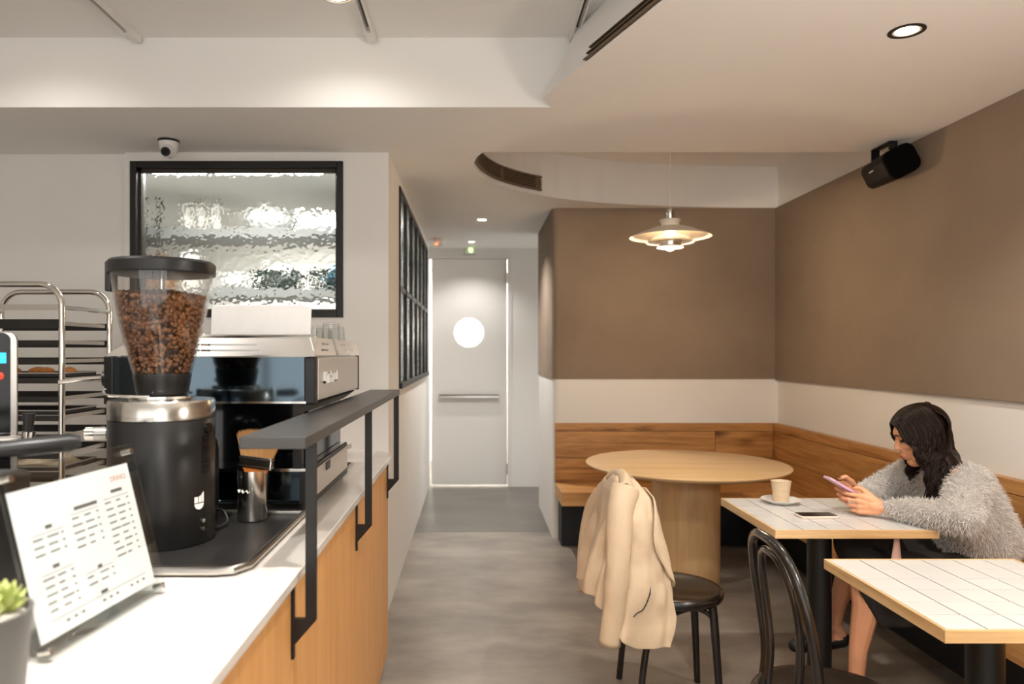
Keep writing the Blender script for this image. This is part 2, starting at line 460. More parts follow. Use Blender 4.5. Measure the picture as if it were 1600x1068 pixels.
# vestibule behind the door
wv = bmesh.new()
box(wv, -.9, -.8, 7.70, 9.4, 0, HL); box(wv, .8, .9, 7.70, 9.4, 0, HL); box(wv, -.9, .9, 9.4, 9.5, 0, HL); box(wv, -.9, .9, 7.70, 9.5, HL, HL+.1)
struct('wall_vestibule', wv, 'white_paint')
vl = tag(obj('ceiling_panel_light', B(-.4, .4, 8.1, 9.1, HL-.03, HL-.001), 'led_cool'), 'bright white ceiling panel lamp in the room behind the round-window door', 'lamp')
area('vestibule_lamp', (0, 8.6, HL-.04), (.8, 1.0), 75, (1, .97, .92), parent=None)
# window 1: kitchen window
w1 = bmesh.new(); fr = .035
for a in ((X0, X0+fr, Z0, Z1), (X1-fr, X1, Z0, Z1), (X0+fr, X1-fr, Z1-fr, Z1), (X0+fr, X1-fr, Z0, Z0+fr)):
    box(w1, a[0], a[1], 3.938, 4.06, a[2], a[3])
w1 = struct('window_1', w1, 'black_metal', bevel=.003)
struct('pane', B(X0+fr, X1-fr, 4.0, 4.008, Z0+fr, Z1-fr), 'hammered_glass', w1)
bd = bmesh.new()
for a in ((X0+fr, X0+fr+.012, Z0+fr, Z1-fr), (X1-fr-.012, X1-fr, Z0+fr, Z1-fr), (X0+fr, X1-fr, Z1-fr-.02, Z1-fr), (X0+fr, X1-fr, Z0+fr, Z0+fr+.012)):
    box(bd, a[0], a[1], 3.975, 3.999, a[2], a[3])
struct('glazing_bead', bd, 'vent_dark', w1)
# window 2: corridor strip of tall panes with black bars
w2 = bmesh.new(); xa, xb = -.50, -.455
box(w2, xa, xb, Y0, Y1, Z3-.035, Z3); box(w2, xa-.02, xb+.012, Y0, Y1, Z2, Z2+.035)
box(w2, xa, xb, Y0, Y0+.04, Z2, Z3); box(w2, xa, xb, Y1-.04, Y1, Z2, Z3)
w2 = struct('window_2', w2, 'black_metal', bevel=.002)
NP = 6; pw = (Y1-Y0)/NP
for i in range(1, NP):
    y = Y0+i*pw; struct('mullion', B(xa, xb, y-.02, y+.02, Z2+.03, Z3-.03), 'black_metal', w2)
struct('transom', B(xa, xb-.004, Y0+.03, Y1-.03, 1.80, 1.832), 'rail_metal', w2)
for i in range(NP):
    for z0, z1 in ((Z2+.036, 1.80), (1.832, Z3-.036)):
        struct('pane', B(-.4755, -.4705, Y0+i*pw+.021, Y0+(i+1)*pw-.021, z0, z1), 'hammered_glass', w2)
# door with a round window
def door_leaf():
    bm = bmesh.new(); x0, x1, z0, z1 = DX0+.022, DX1-.007, .022, DZ-.001
    cx, cz, R, n = -.05, 1.618, .155, 48
    ring = [(cx+R*math.cos(2*PI*i/n), cz+R*math.sin(2*PI*i/n)) for i in range(n)]
    def proj(a):
        dx, dz = math.cos(a), math.sin(a); t = 1e9
        if dx > 1e-6: t = min(t, (x1-cx)/dx)
        if dx < -1e-6: t = min(t, (x0-cx)/dx)
        if dz > 1e-6: t = min(t, (z1-cz)/dz)
        if dz < -1e-6: t = min(t, (z0-cz)/dz)
        return (cx+dx*t, cz+dz*t)
    outer = [proj(2*PI*i/n) for i in range(n)]
    cs = [(x1, z1), (x0, z1), (x0, z0), (x1, z0)]
    ca = [math.atan2(z-cz, x-cx) % (2*PI) for x, z in cs]
    for y, s in ((7.60, 1), (7.645, -1)):
        vi = [bm.verts.new((x, y, z)) for x, z in ring]; vo = [bm.verts.new((x, y, z)) for x, z in outer]
        for i in range(n):
            j = (i+1) % n; a0, a1 = 2*PI*i/n, 2*PI*(i+1)/n; mid = []
            for a, c in zip(ca, cs):
                if a0 < a < a1: mid = [bm.verts.new((c[0], y, c[1]))]
            bm.faces.new([vi[i], vo[i]]+mid+[vo[j], vi[j]])
        if s == 1: keep = vi
        else:
            for i in range(n): bm.faces.new((keep[i], keep[(i+1) % n], vi[(i+1) % n], vi[i]))
    box(bm, x0, x0+.002, 7.60, 7.645, z0, z1); box(bm, x1-.002, x1, 7.60, 7.645, z0, z1)
    box(bm, x0, x1, 7.60, 7.645, z0, z0+.002); box(bm, x0, x1, 7.60, 7.645, z1-.002, z1)
    return bm
d1 = struct('door_1', door_leaf(), 'white_paint')
struct('porthole_glass', prism(bmesh.new(), [(-.05+.156*math.cos(2*PI*i/40), 1.618+.156*math.sin(2*PI*i/40)) for i in range(40)], 7.62, 7.625, 'y'), 'glass_clear', d1)
hd = bmesh.new(); box(hd, -.363, .262, 7.545, 7.60, .957, .966); box(hd, -.363, .262, 7.545, 7.55, .935, .966)
struct('pull_ledge', hd, 'brushed_steel', d1)
for z in (2.13, .13): struct('hinge', B(DX1-.016, DX1+.008, 7.585, 7.60, z, z+.11), 'steel', d1)
tr = bmesh.new()
box(tr, DX0-.02, DX0, 7.575, 7.59, 0, DZ+.03); box(tr, DX1, DX1+.04, 7.575, 7.59, 0, DZ+.03); box(tr, DX0, DX1, 7.575, 7.59, DZ, DZ+.03)
struct('trim_1', tr, 'white_paint', bevel=.002)

# ================================================================== LAMPS AND CEILING FITTINGS
def downlight(label, x, y, z, energy, col, r=.047, ang=120, rim='white_paint', grp='recessed downlights'):
    t = thing('recessed_downlight', label, 'lamp', (x, y, z), 0, grp)
    obj('trim_ring', lathe(bmesh.new(), [(r*.72, 0), (r*.8, -.004), (r, -.003), (r, 0)], 28, cap=False), rim, t, True)
    obj('reflector', lathe(bmesh.new(), [(r*.78, -.002), (r*.62, -.0005)], 28, cap=False), 'lamp_white', t, True)
    obj('lens', lathe(bmesh.new(), [(0, -.0015), (r*.62, -.001)], 24, cap=False), 'lens_glow', t)
    if energy: spot('downlight_beam', (0, 0, -.012), energy, col, t, ang=ang, blend=.7, r=.03)
    return t
downlight('black-rimmed round downlight in the lowered ceiling above the tiled tables', 1.47, 2.454, HL, 42, WARM, .058, 130, 'black_metal')
downlight('round downlight in the lowered ceiling behind the tiled tables', 1.55, .7, HL, 36, WARM, .058, 130, 'black_metal')
downlight('round white downlight in the corridor ceiling, further from the door', .068, 5.95, HL, 75, NEUT, .055, 125)
downlight('small white downlight in the corridor ceiling just before the door', -.02, 7.12, HL-.0035, 26, NEUT, .045, 125)
downlight('bright round downlight on the high ceiling by the middle light track', -.537, 2.84, HC, 8, NEUT, .07, 150)
downlight('bright round downlight on the high ceiling above the left end of the bar', -1.83, 2.78, HC, 8, NEUT, .07, 150)
downlight('round downlight on the high ceiling over the aisle', .2, 1.0, HC, 60, NEUT, .07, 130)

def track(label, x, heads):
    t = thing('light_track', label, 'light track', (x, 3.2, HC), 0, 'white light tracks on the high ceiling')
    b = bmesh.new(); box(b, -.018, -.009, -4.4, 0, -.03, -.001); box(b, .009, .018, -4.4, 0, -.03, -.001); box(b, -.009, .009, -4.4, 0, -.012, -.001)
    obj('rail', b, 'white_paint', t); obj('conductor', B(-.004, .004, -4.4, -.12, -.016, -.012), 'vent_dark', t)
    obj('end_cap', B(-.019, .019, -.09, .0, -.032, -.001), 'white_paint', t, bevel=.003)
    for n_h, (y, tx, ty, e, ang) in enumerate(heads):  # unseen heads, added for brightness except the counter track's first
        h = thing('unseen_track_spotlight', label.replace('light track', 'added unseen spotlight at the front end of the light track' if n_h or len(heads) < 2 else 'unseen spotlight midway on the light track'), 'lamp', (x, y, HC-.03), 0, 'track spotlights')
        d = Vector((tx-x, ty-y, -1.6)).normalized(); a = Vector((0, 0, -.075))
        obj('stem', tube(bmesh.new(), [(0, 0, 0), (0, 0, -.08)], .008), 'white_paint', h, True)
        obj('barrel', tube(bmesh.new(), [a-d*.06, a+d*.06], .032, 20), 'white_paint', h, True)
        obj('lens', tube(bmesh.new(), [a+d*.0605, a+d*.061], .026, 20), 'lens_glow', h)
        q = d.to_track_quat('-Z', 'Y').to_euler()
        spot('spot_beam', a+d*.068, e, NEUT, h, q, ang, .35, .02)
track('white light track over the back bar', -1.49, [(1.2, -1.3, 1.9, 60, 75)])
track('white light track over the coffee counter', -.45, [(.62, -.48, 1.0, 120, 62), (2.1, -.75, 2.6, 26, 70)])
track('white light track beside the slanted ceiling edge', .44, [(1.3, .5, 2.9, 34, 60), (.2, 1.3, 1.6, 14, 65)])

def globe(label, x, y, z, e):  # globes hang out of view, added to brighten the lowered ceiling
    t = thing('added_globe_lamp', label, 'lamp', (x, y, z), 0, 'added globe lamps out of view at the front of the room')
    top = (HL if x > 1.05 else HC)-z
    obj('cord', tube(bmesh.new(), [(0, 0, .14), (0, 0, top-.02)], .003, 6), 'black_metal', t)
    obj('canopy', lathe(bmesh.new(), [(.05, top-.001), (.05, top-.022), (0, top-.024)], 20, cap=False), 'black_metal', t, True)
    obj('holder', lathe(bmesh.new(), [(.03, .125), (.03, .155), (0, .158)], 20), 'black_metal', t, True)
    b = bmesh.new(); ellipsoid(b, (0, 0, 0), (.13, .13, .13), n=28); obj('shade', b, 'fill_globe_glow', t, True)
    d = point('globe_fill_light', (0, 0, 0), e, (1, .97, .93), t, .135)
globe('added out-of-view globe lamp brightening the ceiling by the right wall', 1.5, .80, 1.62, 42)
globe('added out-of-view globe lamp brightening the room over the front aisle', .1, -.55, 1.75, 18)
# slot diffuser along the slanted ceiling edge
A = Vector((.422, 2.72, 0)); Bv = Vector((.585, 2.24, 0)); dv = (Vector((.92, 1.25, 0))-A).normalized(); nv = Vector((-dv.y, dv.x, 0))
if nv.x > 0: nv = -nv
sd = thing('slot_diffuser', 'long dark slot air diffuser along the slanted edge of the lowered ceiling', 'air vent', (A.x, A.y, HL))
def strip(z0, z1, d0, d1, l0=0, l1=1.55):
    b = bmesh.new()
    for z in (z0, z1): pass
    v = []
    for l in (l0, l1):
        for d in (d0, d1):
            for z in (z0, z1): v.append(b.verts.new(dv*l+nv*(d-.146*z/.31)+Vector((0, 0, z))))
    for f in ((0, 1, 3, 2), (4, 6, 7, 5), (0, 4, 5, 1), (2, 3, 7, 6), (0, 2, 6, 4), (1, 5, 7, 3)): b.faces.new([v[i] for i in f])
    return b
obj('backing', strip(.006, .062, .0, .004), 'black_board', sd)
for z in (.006, .031, .056): obj('blade', strip(z, z+.006, .004, .016), 'vent_brown', sd)
# curved grille inside the recess
cg = thing('curved_vent_grille', 'dark curved louvre grille set in the round ceiling recess', 'air vent', (.2, 4.75, 2.5), world=True)
path = smoothpath([(x, y, 0) for x, y in lip[1:9]], 5)
def off(p, i, d):
    a = path[max(i-1, 0)]; b = path[min(i+1, len(path)-1)]; t = (b-a).normalized(); n = Vector((t.y, -t.x, 0))
    return p+n*d
def band(z0, z1, d0, d1, i0=0, i1=None):
    b = bmesh.new(); idx = range(i0, len(path) if i1 is None else i1); rings = []
    for i in idx:
        p0 = off(path[i], i, d0); p1 = off(path[i], i, d1)
        rings.append([b.verts.new((p0.x, p0.y, z0)), b.verts.new((p1.x, p1.y, z0)), b.verts.new((p1.x, p1.y, z1)), b.verts.new((p0.x, p0.y, z1))])
    for x, y in zip(rings, rings[1:]):
        for k in range(4): b.faces.new((x[k], x[(k+1) % 4], y[(k+1) % 4], y[k]))
    b.faces.new(rings[0][::-1]); b.faces.new(rings[-1]); return b
sgn = 1 if off(path[10], 10, .1).x > path[10].x else -1
obj('backing', band(2.528, 2.622, .001*sgn, .006*sgn), 'vent_dark', cg)
for k in range(6): obj('louvre', band(2.534+k*.0155, 2.541+k*.0155, .006*sgn, .022*sgn), 'vent_brown', cg)
L_ = len(path)
for i in (2, 12, 22, L_-3): obj('bar', band(2.53, 2.62, .006*sgn, .02*sgn, i, i+2), 'vent_brown', cg)
fb = band(2.526, 2.532, .004*sgn, .024*sgn); obj('frame', fb, 'vent_brown', cg)
obj('frame', band(2.618, 2.626, .004*sgn, .024*sgn), 'vent_brown', cg)

# pendant lamp above the round table
pl = thing('pendant_lamp', 'white tiered metal pendant lamp hanging above the round table', 'lamp', (1.19, 4.38, 2.02))
obj('cord', tube(bmesh.new(), [(0, 0, .255), (0, 0, HC-2.02-.02)], .003, 6), 'lamp_white', pl)
obj('canopy', lathe(bmesh.new(), [(.045, HC-2.02-.001), (.045, HC-2.02-.02), (.01, HC-2.02-.03), (0, HC-2.02-.03)], 20, cap=False), 'lamp_white', pl, True)
obj('socket_cup', lathe(bmesh.new(), [(.022, .195), (.024, .20), (.024, .252), (.012, .26), (0, .26)], 20), 'brushed_steel', pl, True)
obj('collar_shade', lathe(bmesh.new(), [(.048, .155), (.062, .187), (.064, .190), (.06, .192), (.026, .196), (.026, .193), (.056, .187), (.044, .156)], 36, cap=False), 'lamp_white', pl, True)
def dish(r0, z0, r1, z1, b=.5, t=.002):
    up = [(r0+(r1-r0)*k/8, z0+(z1-z0)*(k/8)**b) for k in range(9)]
    return up+[(r, z-t) for r, z in up[::-1]]
obj('upper_shade', lathe(bmesh.new(), dish(.05, .155, .242, .088, 1.35), 56, cap=False), 'lamp_white', pl, True, ang=60)
obj('middle_shade', lathe(bmesh.new(), dish(.06, .098, .142, .055, 1.5), 48, cap=False), 'lamp_white', pl, True, ang=60)
obj('inner_ring', lathe(bmesh.new(), [(.066, .03), (.07, .085), (.068, .085), (.064, .03)], 40, cap=False), 'brushed_steel', pl, True)
obj('lower_shade', lathe(bmesh.new(), dish(.045, .045, .078, .025, 1.4), 40, cap=False), 'lamp_white', pl, True, ang=60)
obj('bulb', lathe(bmesh.new(), [(0, .0), (.012, .004), (.036, .018), (.044, .03), (.044, .06), (.03, .12), (.026, .15), (0, .15)], 24, cap=False), 'lamp_glow', pl, True)
point('bulb_light', (0, 0, .012), 30, (1, .76, .5), pl, .04)
point('bulb_light_upper', (0, 0, .17), 4, (1, .76, .5), pl, .02)

# ceiling speaker
sp = thing('wall_speaker', 'dark rounded loudspeaker on a bracket under the lowered ceiling', 'speaker', (2.165, 3.76, HL))
def spk(y0_, y1_, k0=1, k1=1):
    b = bmesh.new(); pf_ = rrect(-.088, .088, -.076, .076, .045, 6); n = len(pf_); r_ = math.radians(28)
    rg_ = []
    for y, k in ((y0_, k0), (y0_+(y1_-y0_)*.35, k0*.65+k1*.35+.015), (y1_, k1)):
        rg_.append([b.verts.new(((px*math.cos(r_)-pz*math.sin(r_))*k, y, (px*math.sin(r_)+pz*math.cos(r_))*k-.122-.05*(y+.1))) for px, pz in pf_])
    for p, q in zip(rg_, rg_[1:]):
        for i in range(n): b.faces.new((p[i], p[(i+1) % n], q[(i+1) % n], q[i]))
    b.faces.new(rg_[0][::-1]); b.faces.new(rg_[-1]); return b
obj('cabinet', spk(-.10, .13, 1, .86), 'speaker_brown', sp, True, bevel=.008)
obj('grille', spk(-.112, -.10, .93, .985), 'speaker_grille', sp, True, bevel=.005)
br = bmesh.new(); box(br, -.022, .022, -.03, .14, -.006, -.001); box(br, -.022, .022, -.03, -.024, -.045, -.001); box(br, -.022, .022, .134, .14, -.12, -.001)
obj('bracket', br, 'black_metal', sp)
lg = B(-.001, .001, -.020, .020, -.004, .004); r_ = math.radians(28)
bmesh.ops.transform(lg, matrix=Matrix.Translation((-.0925, .01, -.150)) @ Matrix.Rotation(math.radians(28), 4, 'Y') @ Matrix.Rotation(math.radians(-5), 4, 'Z'), verts=lg.verts)
obj('maker_badge', lg, 'ceramic', sp)

# dome camera
sc_ = thing('security_camera', 'small white dome security camera under the lowered ceiling', 'camera', (-1.568, 3.72, HL))
obj('mount', lathe(bmesh.new(), [(.053, -.001), (.053, -.008), (.05, -.012), (0, -.012)], 32), 'black_plastic', sc_, True)
obj('housing', lathe(bmesh.new(), [(.05, -.012), (.046, -.03), (.042, -.055), (.036, -.075), (.02, -.09), (0, -.094)], 32), 'white_paint', sc_, True, ang=60)
eb = bmesh.new(); ellipsoid(eb, (.004, -.03, -.062), (.033, .033, .033), n=20); obj('eyeball', eb, 'white_paint', sc_, True)
dd = Vector((.12, -.8, -.35)).normalized(); cc = Vector((.004, -.03, -.062))
obj('lens_ring', tube(bmesh.new(), [cc+dd*.026, cc+dd*.034], .023, 24), 'black_plastic', sc_, True)
obj('lens', tube(bmesh.new(), [cc+dd*.034, cc+dd*.036], .013, 20), 'black_gloss', sc_, True)
# corridor fittings
sm = thing('smoke_detector', 'small round smoke detector with an orange light on the corridor ceiling', 'smoke detector', (-.32, 6.92, HL))
obj('base', lathe(bmesh.new(), [(.06, -.001), (.06, -.02), (.045, -.03), (0, -.03)], 28), 'white_paint', sm, True)
obj('head', lathe(bmesh.new(), [(.03, -.03), (.028, -.055), (.04, -.06), (.036, -.075), (0, -.078)], 24), 'white_paint', sm, True)
eb = bmesh.new(); ellipsoid(eb, (-.035, -.03, -.06), (.018, .018, .014)); obj('indicator', eb, 'orange_led', sm, True)
ex = thing('emergency_light', 'small wall box with a green light above the door', 'exit light', (-.035, 7.59, 2.44))
obj('housing', B(-.055, .055, -.04, -.001, 0, .07), 'white_paint', ex, bevel=.004)
obj('tray', B(-.075, .06, -.06, -.001, -.008, 0), 'white_paint', ex)
obj('green_lamp', prism(bmesh.new(), [(.005+.022*math.cos(a*PI/10), .035+.022*math.sin(a*PI/10)) for a in range(20)], -.045, -.04, 'y'), 'green_led', ex)
tag(obj('ceiling_hatch', B(-.12, .52, 6.1, 7.5, HL-.003, HL-.0005), 'white_ceiling', bevel=.001), 'flat white access panel in the corridor ceiling before the door', 'access panel')

# ================================================================== KITCHEN BEHIND THE HAMMERED GLASS
tag(obj('ceiling_panel_light', B(-1.8, -.8, 5.7, 6.3, HL-.03, HL-.001), 'led_cool'), 'added white ceiling panel lamp filling the far side of the kitchen with light', 'lamp')  # second panel, added as fill light for the kitchen's back wall
area('kitchen_lamp', (-1.3, 6.0, HL-.035), (1.0, .6), 26, (1, .97, .92))
kl = tag(obj('ceiling_panel_light', B(-1.9, -.9, 4.2, 4.31, HL-.03, HL-.001), 'led_cool'), 'bright white ceiling panel lamp in the kitchen behind the hammered glass', 'lamp')
area('kitchen_lamp', (-1.4, 4.255, HL-.035), (1.0, .1), 34, (1, .97, .92))
ks = thing('kitchen_shelf', 'grey metal kitchen shelf unit seen through the hammered glass', 'shelf', (-1.55, 5.1, 0), world=True)
for x in (-2.45, -.72):
    for y in (4.9, 5.3): obj('post', tube(bmesh.new(), [(x, y, 0), (x, y, 2.46)], .014, 10), 'steel', ks, True)
for z in (.3, .95, 1.84, 2.25): obj('shelf_board', B(-2.48, -.69, 4.88, 5.32, z-.06, z), 'shelf_grey', ks, bevel=.003)
for x in (-2.22, -2.12): obj('cross_brace', tube(bmesh.new(), [(x, 4.865, .2), (x, 4.865, 2.46)], .009, 8), 'tray_dark', ks, True)
def crate(x, y, z, label):
    t = thing('plastic_crate', label, 'crate', (x, y, z), 0, 'green crates on the kitchen shelf')
    b = bmesh.new(); w, d, h = .155, .16, .13
    for k in range(9): 
        u = -w+.004+k*(2*w-.012)/8
        box(b, u, u+.008, -d, -d+.006, .01, h); box(b, u, u+.008, d-.006, d, .01, h)
    for z0, z1 in ((0, .02), (.05, .06), (.1, .125)):
        box(b, -w, w, -d, -d+.008, z0, z1); box(b, -w, w, d-.008, d, z0, z1); box(b, -w, -w+.008, -d, d, z0, z1); box(b, w-.008, w, -d, d, z0, z1)
    obj('basket', b, 'crate_green', t); obj('floor_panel', B(-w, w, -d, d, 0, .006), 'crate_green', t)
crate(-1.36, 5.08, 1.84, 'dark green plastic crate with bagged goods on the kitchen shelf')
crate(-.96, 5.08, 1.84, 'dark green plastic crate at the end of the kitchen shelf')
def sack(name, c, r, m, label, cat, seed):
    b = bmesh.new(); ellipsoid(b, (0, 0, r[2]*.93), r, n=26)
    for v in b.verts:
        k = noise.noise(v.co*9+Vector((seed, 0, 0)))*.022
        v.co += v.co.normalized()*k
        if v.co.z < 0: v.co.z = 0
    o = obj(name, b, m, None, True, ang=180); o.location = c; tag(o, label, cat, None); return o
sack('flour_sack', (-1.42, 5.08, 2.25), (.19, .14, .10), 'bag_white', 'rounded white flour bag lying on the upper kitchen shelf', 'bag', 1)
sack('bagged_bread', (-1.36, 5.08, 1.85), (.135, .13, .10), 'bag_white', 'white bagged goods heaped in the green kitchen crate', 'bag', 5)
sack('plastic_bag', (-1.64, 5.0, 1.84), (.09, .09, .06), 'bag_white', 'small white plastic bag beside the green kitchen crate', 'bag', 9)
sack('blue_bag', (-.93, 5.08, 1.85), (.12, .12, .08), 'blue_plastic', 'blue bag in the crate at the end of the kitchen shelf', 'bag', 12)
for k, x in enumerate((-2.0, -1.9, -1.80)):
    t = thing('storage_jar', 'tall pale jar standing on the upper kitchen shelf', 'jar', (x, 5.05, 2.25), 0, 'jars on the upper kitchen shelf')
    obj('jar_body', lathe(bmesh.new(), [(.032, 0), (.036, .01), (.036, .17), (.028, .19), (0, .19)], 20), 'ceramic', t, True)
    obj('lid', lathe(bmesh.new(), [(.03, .19), (.03, .215), (0, .215)], 20), 'chrome', t, True)
t = thing('carton', 'brown cardboard box on the lower kitchen shelf', 'box', (-2.25, 5.1, 1.84)); obj('carton_body', B(-.12, .12, -.12, .12, 0, .24), 'box_brown', t, bevel=.004); obj('tape', B(-.121, .121, -.02, .02, .001, .241), 'linen', t)
t = thing('canister', 'pale canister on the lower kitchen shelf beside the box', 'canister', (-1.97, 5.05, 1.84)); obj('canister_body', lathe(bmesh.new(), [(.06, 0), (.062, .01), (.062, .23), (0, .23)], 24), 'ceramic', t, True); obj('lid', lathe(bmesh.new(), [(.064, .23), (.064, .26), (0, .26)], 24), 'paper', t, True)
t = thing('kitchen_cabinet', 'tall pale kitchen cabinet against the far kitchen wall', 'cabinet', (-2.3, 6.7, 0)); obj('carcass', B(-.5, .5, -.28, .28, .08, 2.1), 'white_paint', t, bevel=.004)
for s in (-1, 1):
    d_ = obj('cabinet_door', B(.004 if s > 0 else -.496, .496 if s > 0 else -.004, -.30, -.281, .1, 2.08), 'white_paint', t, bevel=.003); obj('handle', B(s*.03-.006, s*.03+.006, -.325, -.301, .9, 1.2), 'steel', d_)
obj('plinth', B(-.48, .48, -.26, .26, 0, .08), 'black_board', t)

# ================================================================== CORNER BENCH
bn = thing('corner_bench', 'L-shaped oak corner bench with plank backrest and black plinth', 'bench', (1.9, 5.2, 0), world=True)
SZ, ST = .43, .098; BX = 1.876
obj('seat', B(.617, 2.277, 5.06, 5.468, SZ-ST, SZ), 'seat_x', bn, bevel=.003)
obj('seat', B(BX, 2.277, -1.8, 5.057, SZ-ST, SZ), 'seat_y', bn, bevel=.003)
obj('plinth', B(.64, 2.14, 5.27, 5.465, 0, SZ-ST-.001), 'black_board', bn)
obj('plinth', B(2.12, 2.297, -1.8, 5.268, 0, SZ-ST-.001), 'black_board', bn)
g = .0015
for z0, z1, cuts in ((.816, .878, (.612, 2.255)), (.616, .816, (.612, 1.82, 2.255)), (.43, .616, (.612, 1.34, 2.255))):
    for a, b in zip(cuts, cuts[1:]): obj('plank', B(a+g, b-g, 5.445, 5.469, z0+g, z1-g), 'bench_x', bn, bevel=.0015)
for z0, z1, cuts in ((.816, .878, (-1.8, 1.05, 2.3, 4.35, 5.469)), (.616, .816, (-1.8, .2, 2.62, 5.469)), (.43, .616, (-1.8, 1.3, 4.0, 5.469))):
    for a, b in zip(cuts, cuts[1:]): obj('plank', B(2.256, 2.298, a+g, b-g, z0+g, z1-g), 'bench_y', bn, bevel=.0015)

# ================================================================== TABLES
rt = thing('round_table', 'round pale oak table on a thick cylindrical pedestal', 'table', (1.284, 4.38, 0))
obj('tabletop', lathe(bmesh.new(), [(0, .70), (.50, .70), (.575, .718), (.596, .73), (.598, .737), (.594, .74), (0, .74)], 96, cap=False), 'oak_x', rt, True, ang=50)
obj('pedestal', lathe(bmesh.new(), [(.20, 0), (.20, .70)], 72), 'oak_z', rt, True)
def tile_table(loc, label):
    t = thing('tiled_table', label, 'table', loc, 0)
    w, d, h, th = .305, .298, .75, .032
    b = bmesh.new(); e = .009
    obj('edging', B(-w, w, -d, -d+e, h-th, h), 'edge_x', t, bevel=.0015); obj('edging', B(-w, w, d-e, d, h-th, h), 'edge_x', t, bevel=.0015)
    obj('edging', B(-w, -w+e, -d+e, d-e, h-th, h), 'edge_y', t, bevel=.0015); obj('edging', B(w-e, w, -d+e, d-e, h-th, h), 'edge_y', t, bevel=.0015)
    obj('substrate', B(-w+e, w-e, -d+e, d-e, h-th, h-.004), 'grout', t)
    tw, td = (2*w-2*e)/6, (2*d-2*e)/6; first = None
    for i in range(6):
        for j in range(6):
            p = (-w+e+tw*(i+.5), -d+e+td*(j+.5), h-.0045)
            if first is None:
                first = obj('tile', B(-tw/2+.0021, tw/2-.0021, -td/2+.0024, td/2-.0024, 0, .004), 'tile_glaze', t, bevel=.0008); first.location = p
            else: share(first, 'tile', t, p)
    obj('mounting_plate', B(-.2, .2, -.2, .2, h-th-.008, h-th), 'black_metal', t)
    obj('column', lathe(bmesh.new(), [(.047, .012), (.047, h-th-.008)], 32), 'black_metal', t, True)
    obj('base_plate', lathe(bmesh.new(), [(.2, 0), (.2, .009), (.06, .014), (0, .014)], 48), 'black_metal', t, True)
    return t
tile_table((1.425, 2.982, 0), 'white tiled square table where the person sits, with cup and phone')
tile_table((1.425, 2.016, 0), 'empty white tiled square table with pale wood edge')

# cup, saucer, phone
t = thing('saucer', 'white saucer under the coffee cup on the tiled table', 'saucer', (1.345, 3.165, .75))
obj('dish', lathe(bmesh.new(), [(0, .004), (.03, .001), (.045, .0), (.05, .003), (.078, .016), (.083, .02), (.08, .021), (.05, .009), (.03, .007), (0, .007)], 48, cap=False), 'ceramic', t, True, ang=70)
t = thing('coffee_cup', 'beige faceted handleless cup of milky coffee on a saucer', 'cup', (1.345, 3.165, .7575))
cb = bmesh.new(); prof = [(0, 0), (.027, 0), (.031, .006), (.036, .04), (.042, .086), (.0435, .09), (.041, .09), (.038, .082), (0, .08)]
lathe(cb, prof, 40, cap=False)
for v in cb.verts:
    rr = math.hypot(v.co.x, v.co.y)
    if .01 < v.co.z < .075 and rr > .03:
        a = math.atan2(v.co.y, v.co.x); k = 1-.03*(1-abs(math.cos(a*5)))
        v.co.x *= k; v.co.y *= k
obj('cup_body', cb, 'cup_glaze', t, True, ang=60)
obj('coffee', lathe(bmesh.new(), [(0, .0845), (.0385, .0838)], 32, cap=False), 'latte', t)
t = thing('smartphone', 'phone in a pale pink case lying face up on the tiled table', 'phone', (1.376, 2.905, .75), math.radians(2))
obj('case', prism(bmesh.new(), rrect(-.077, .077, -.039, .039, .012), .0003, .0095), 'phone_case', t, True, bevel=.002)
obj('screen', prism(bmesh.new(), rrect(-.073, .073, -.035, .035, .009), .0096, .0102), 'screen_black', t)

# ================================================================== BENTWOOD CHAIRS
def chair(loc, rz, label):
    t = thing('bentwood_chair', label, 'chair', loc, rz)
    obj('seat', lathe(bmesh.new(), [(0, .437), (.17, .437), (.178, .425), (.197, .425), (.203, .435), (.203, .452), (.197, .46), (.178, .461), (.165, .456), (0, .452)], 64, cap=False), 'chair_black', t, True, ang=60)
    pts = []
    side = [(-.175, .185, 0), (-.155, .178, .2), (-.118, .168, .42), (-.108, .170, .52), (-.120, .176, .64), (-.142, .165, .76), (-.163, .125, .855), (-.176, .062, .893), (-.178, 0, .899)]
    full = side+[(x, -y, z) for x, y, z in side[-2::-1]]
    obj('back_frame', tube(bmesh.new(), smoothpath(full, 6), .0135, 12), 'chair_black', t, True, ang=70)
    ins = [(-.135, .085, .455), (-.124, .094, .56), (-.130, .108, .68), (-.146, .098, .78), (-.160, .060, .842), (-.166, 0, .858)]
    full = ins+[(x, -y, z) for x, y, z in ins[-2::-1]]
    obj('inner_hoop', tube(bmesh.new(), smoothpath(full, 6), .0115, 12), 'chair_black', t, True, ang=70)
    for s in (-1, 1):
        obj('leg', tube(bmesh.new(), smoothpath([(.125, s*.125, .44), (.135, s*.133, .3), (.152, s*.148, 0)], 5), [.0165]*6+[.0155-.0006*k for k in range(5)], 12), 'chair_black', t, True, ang=70)
        a = [(.135, s*.132, .33), (.115, s*.122, .385), (.06, s*.12, .408), (0, s*.13, .40), (-.07, s*.148, .375), (-.125, s*.168, .33)]
        obj('brace', tube(bmesh.new(), smoothpath(a, 5), .009, 8), 'chair_black', t, True, ang=70)
    a = [(.135, .132, .33), (.132, .10, .388), (.13, 0, .408), (.132, -.10, .388), (.135, -.132, .33)]
    obj('brace', tube(bmesh.new(), smoothpath(a, 6), .009, 8), 'chair_black', t, True, ang=70)
    return t
chair((.805, 2.945, 0), 0, 'black bentwood chair with a cream jacket over its back')
chair((.985, 2.005, 0), 0, 'black bentwood chair with bare hooped back at the empty tiled table')

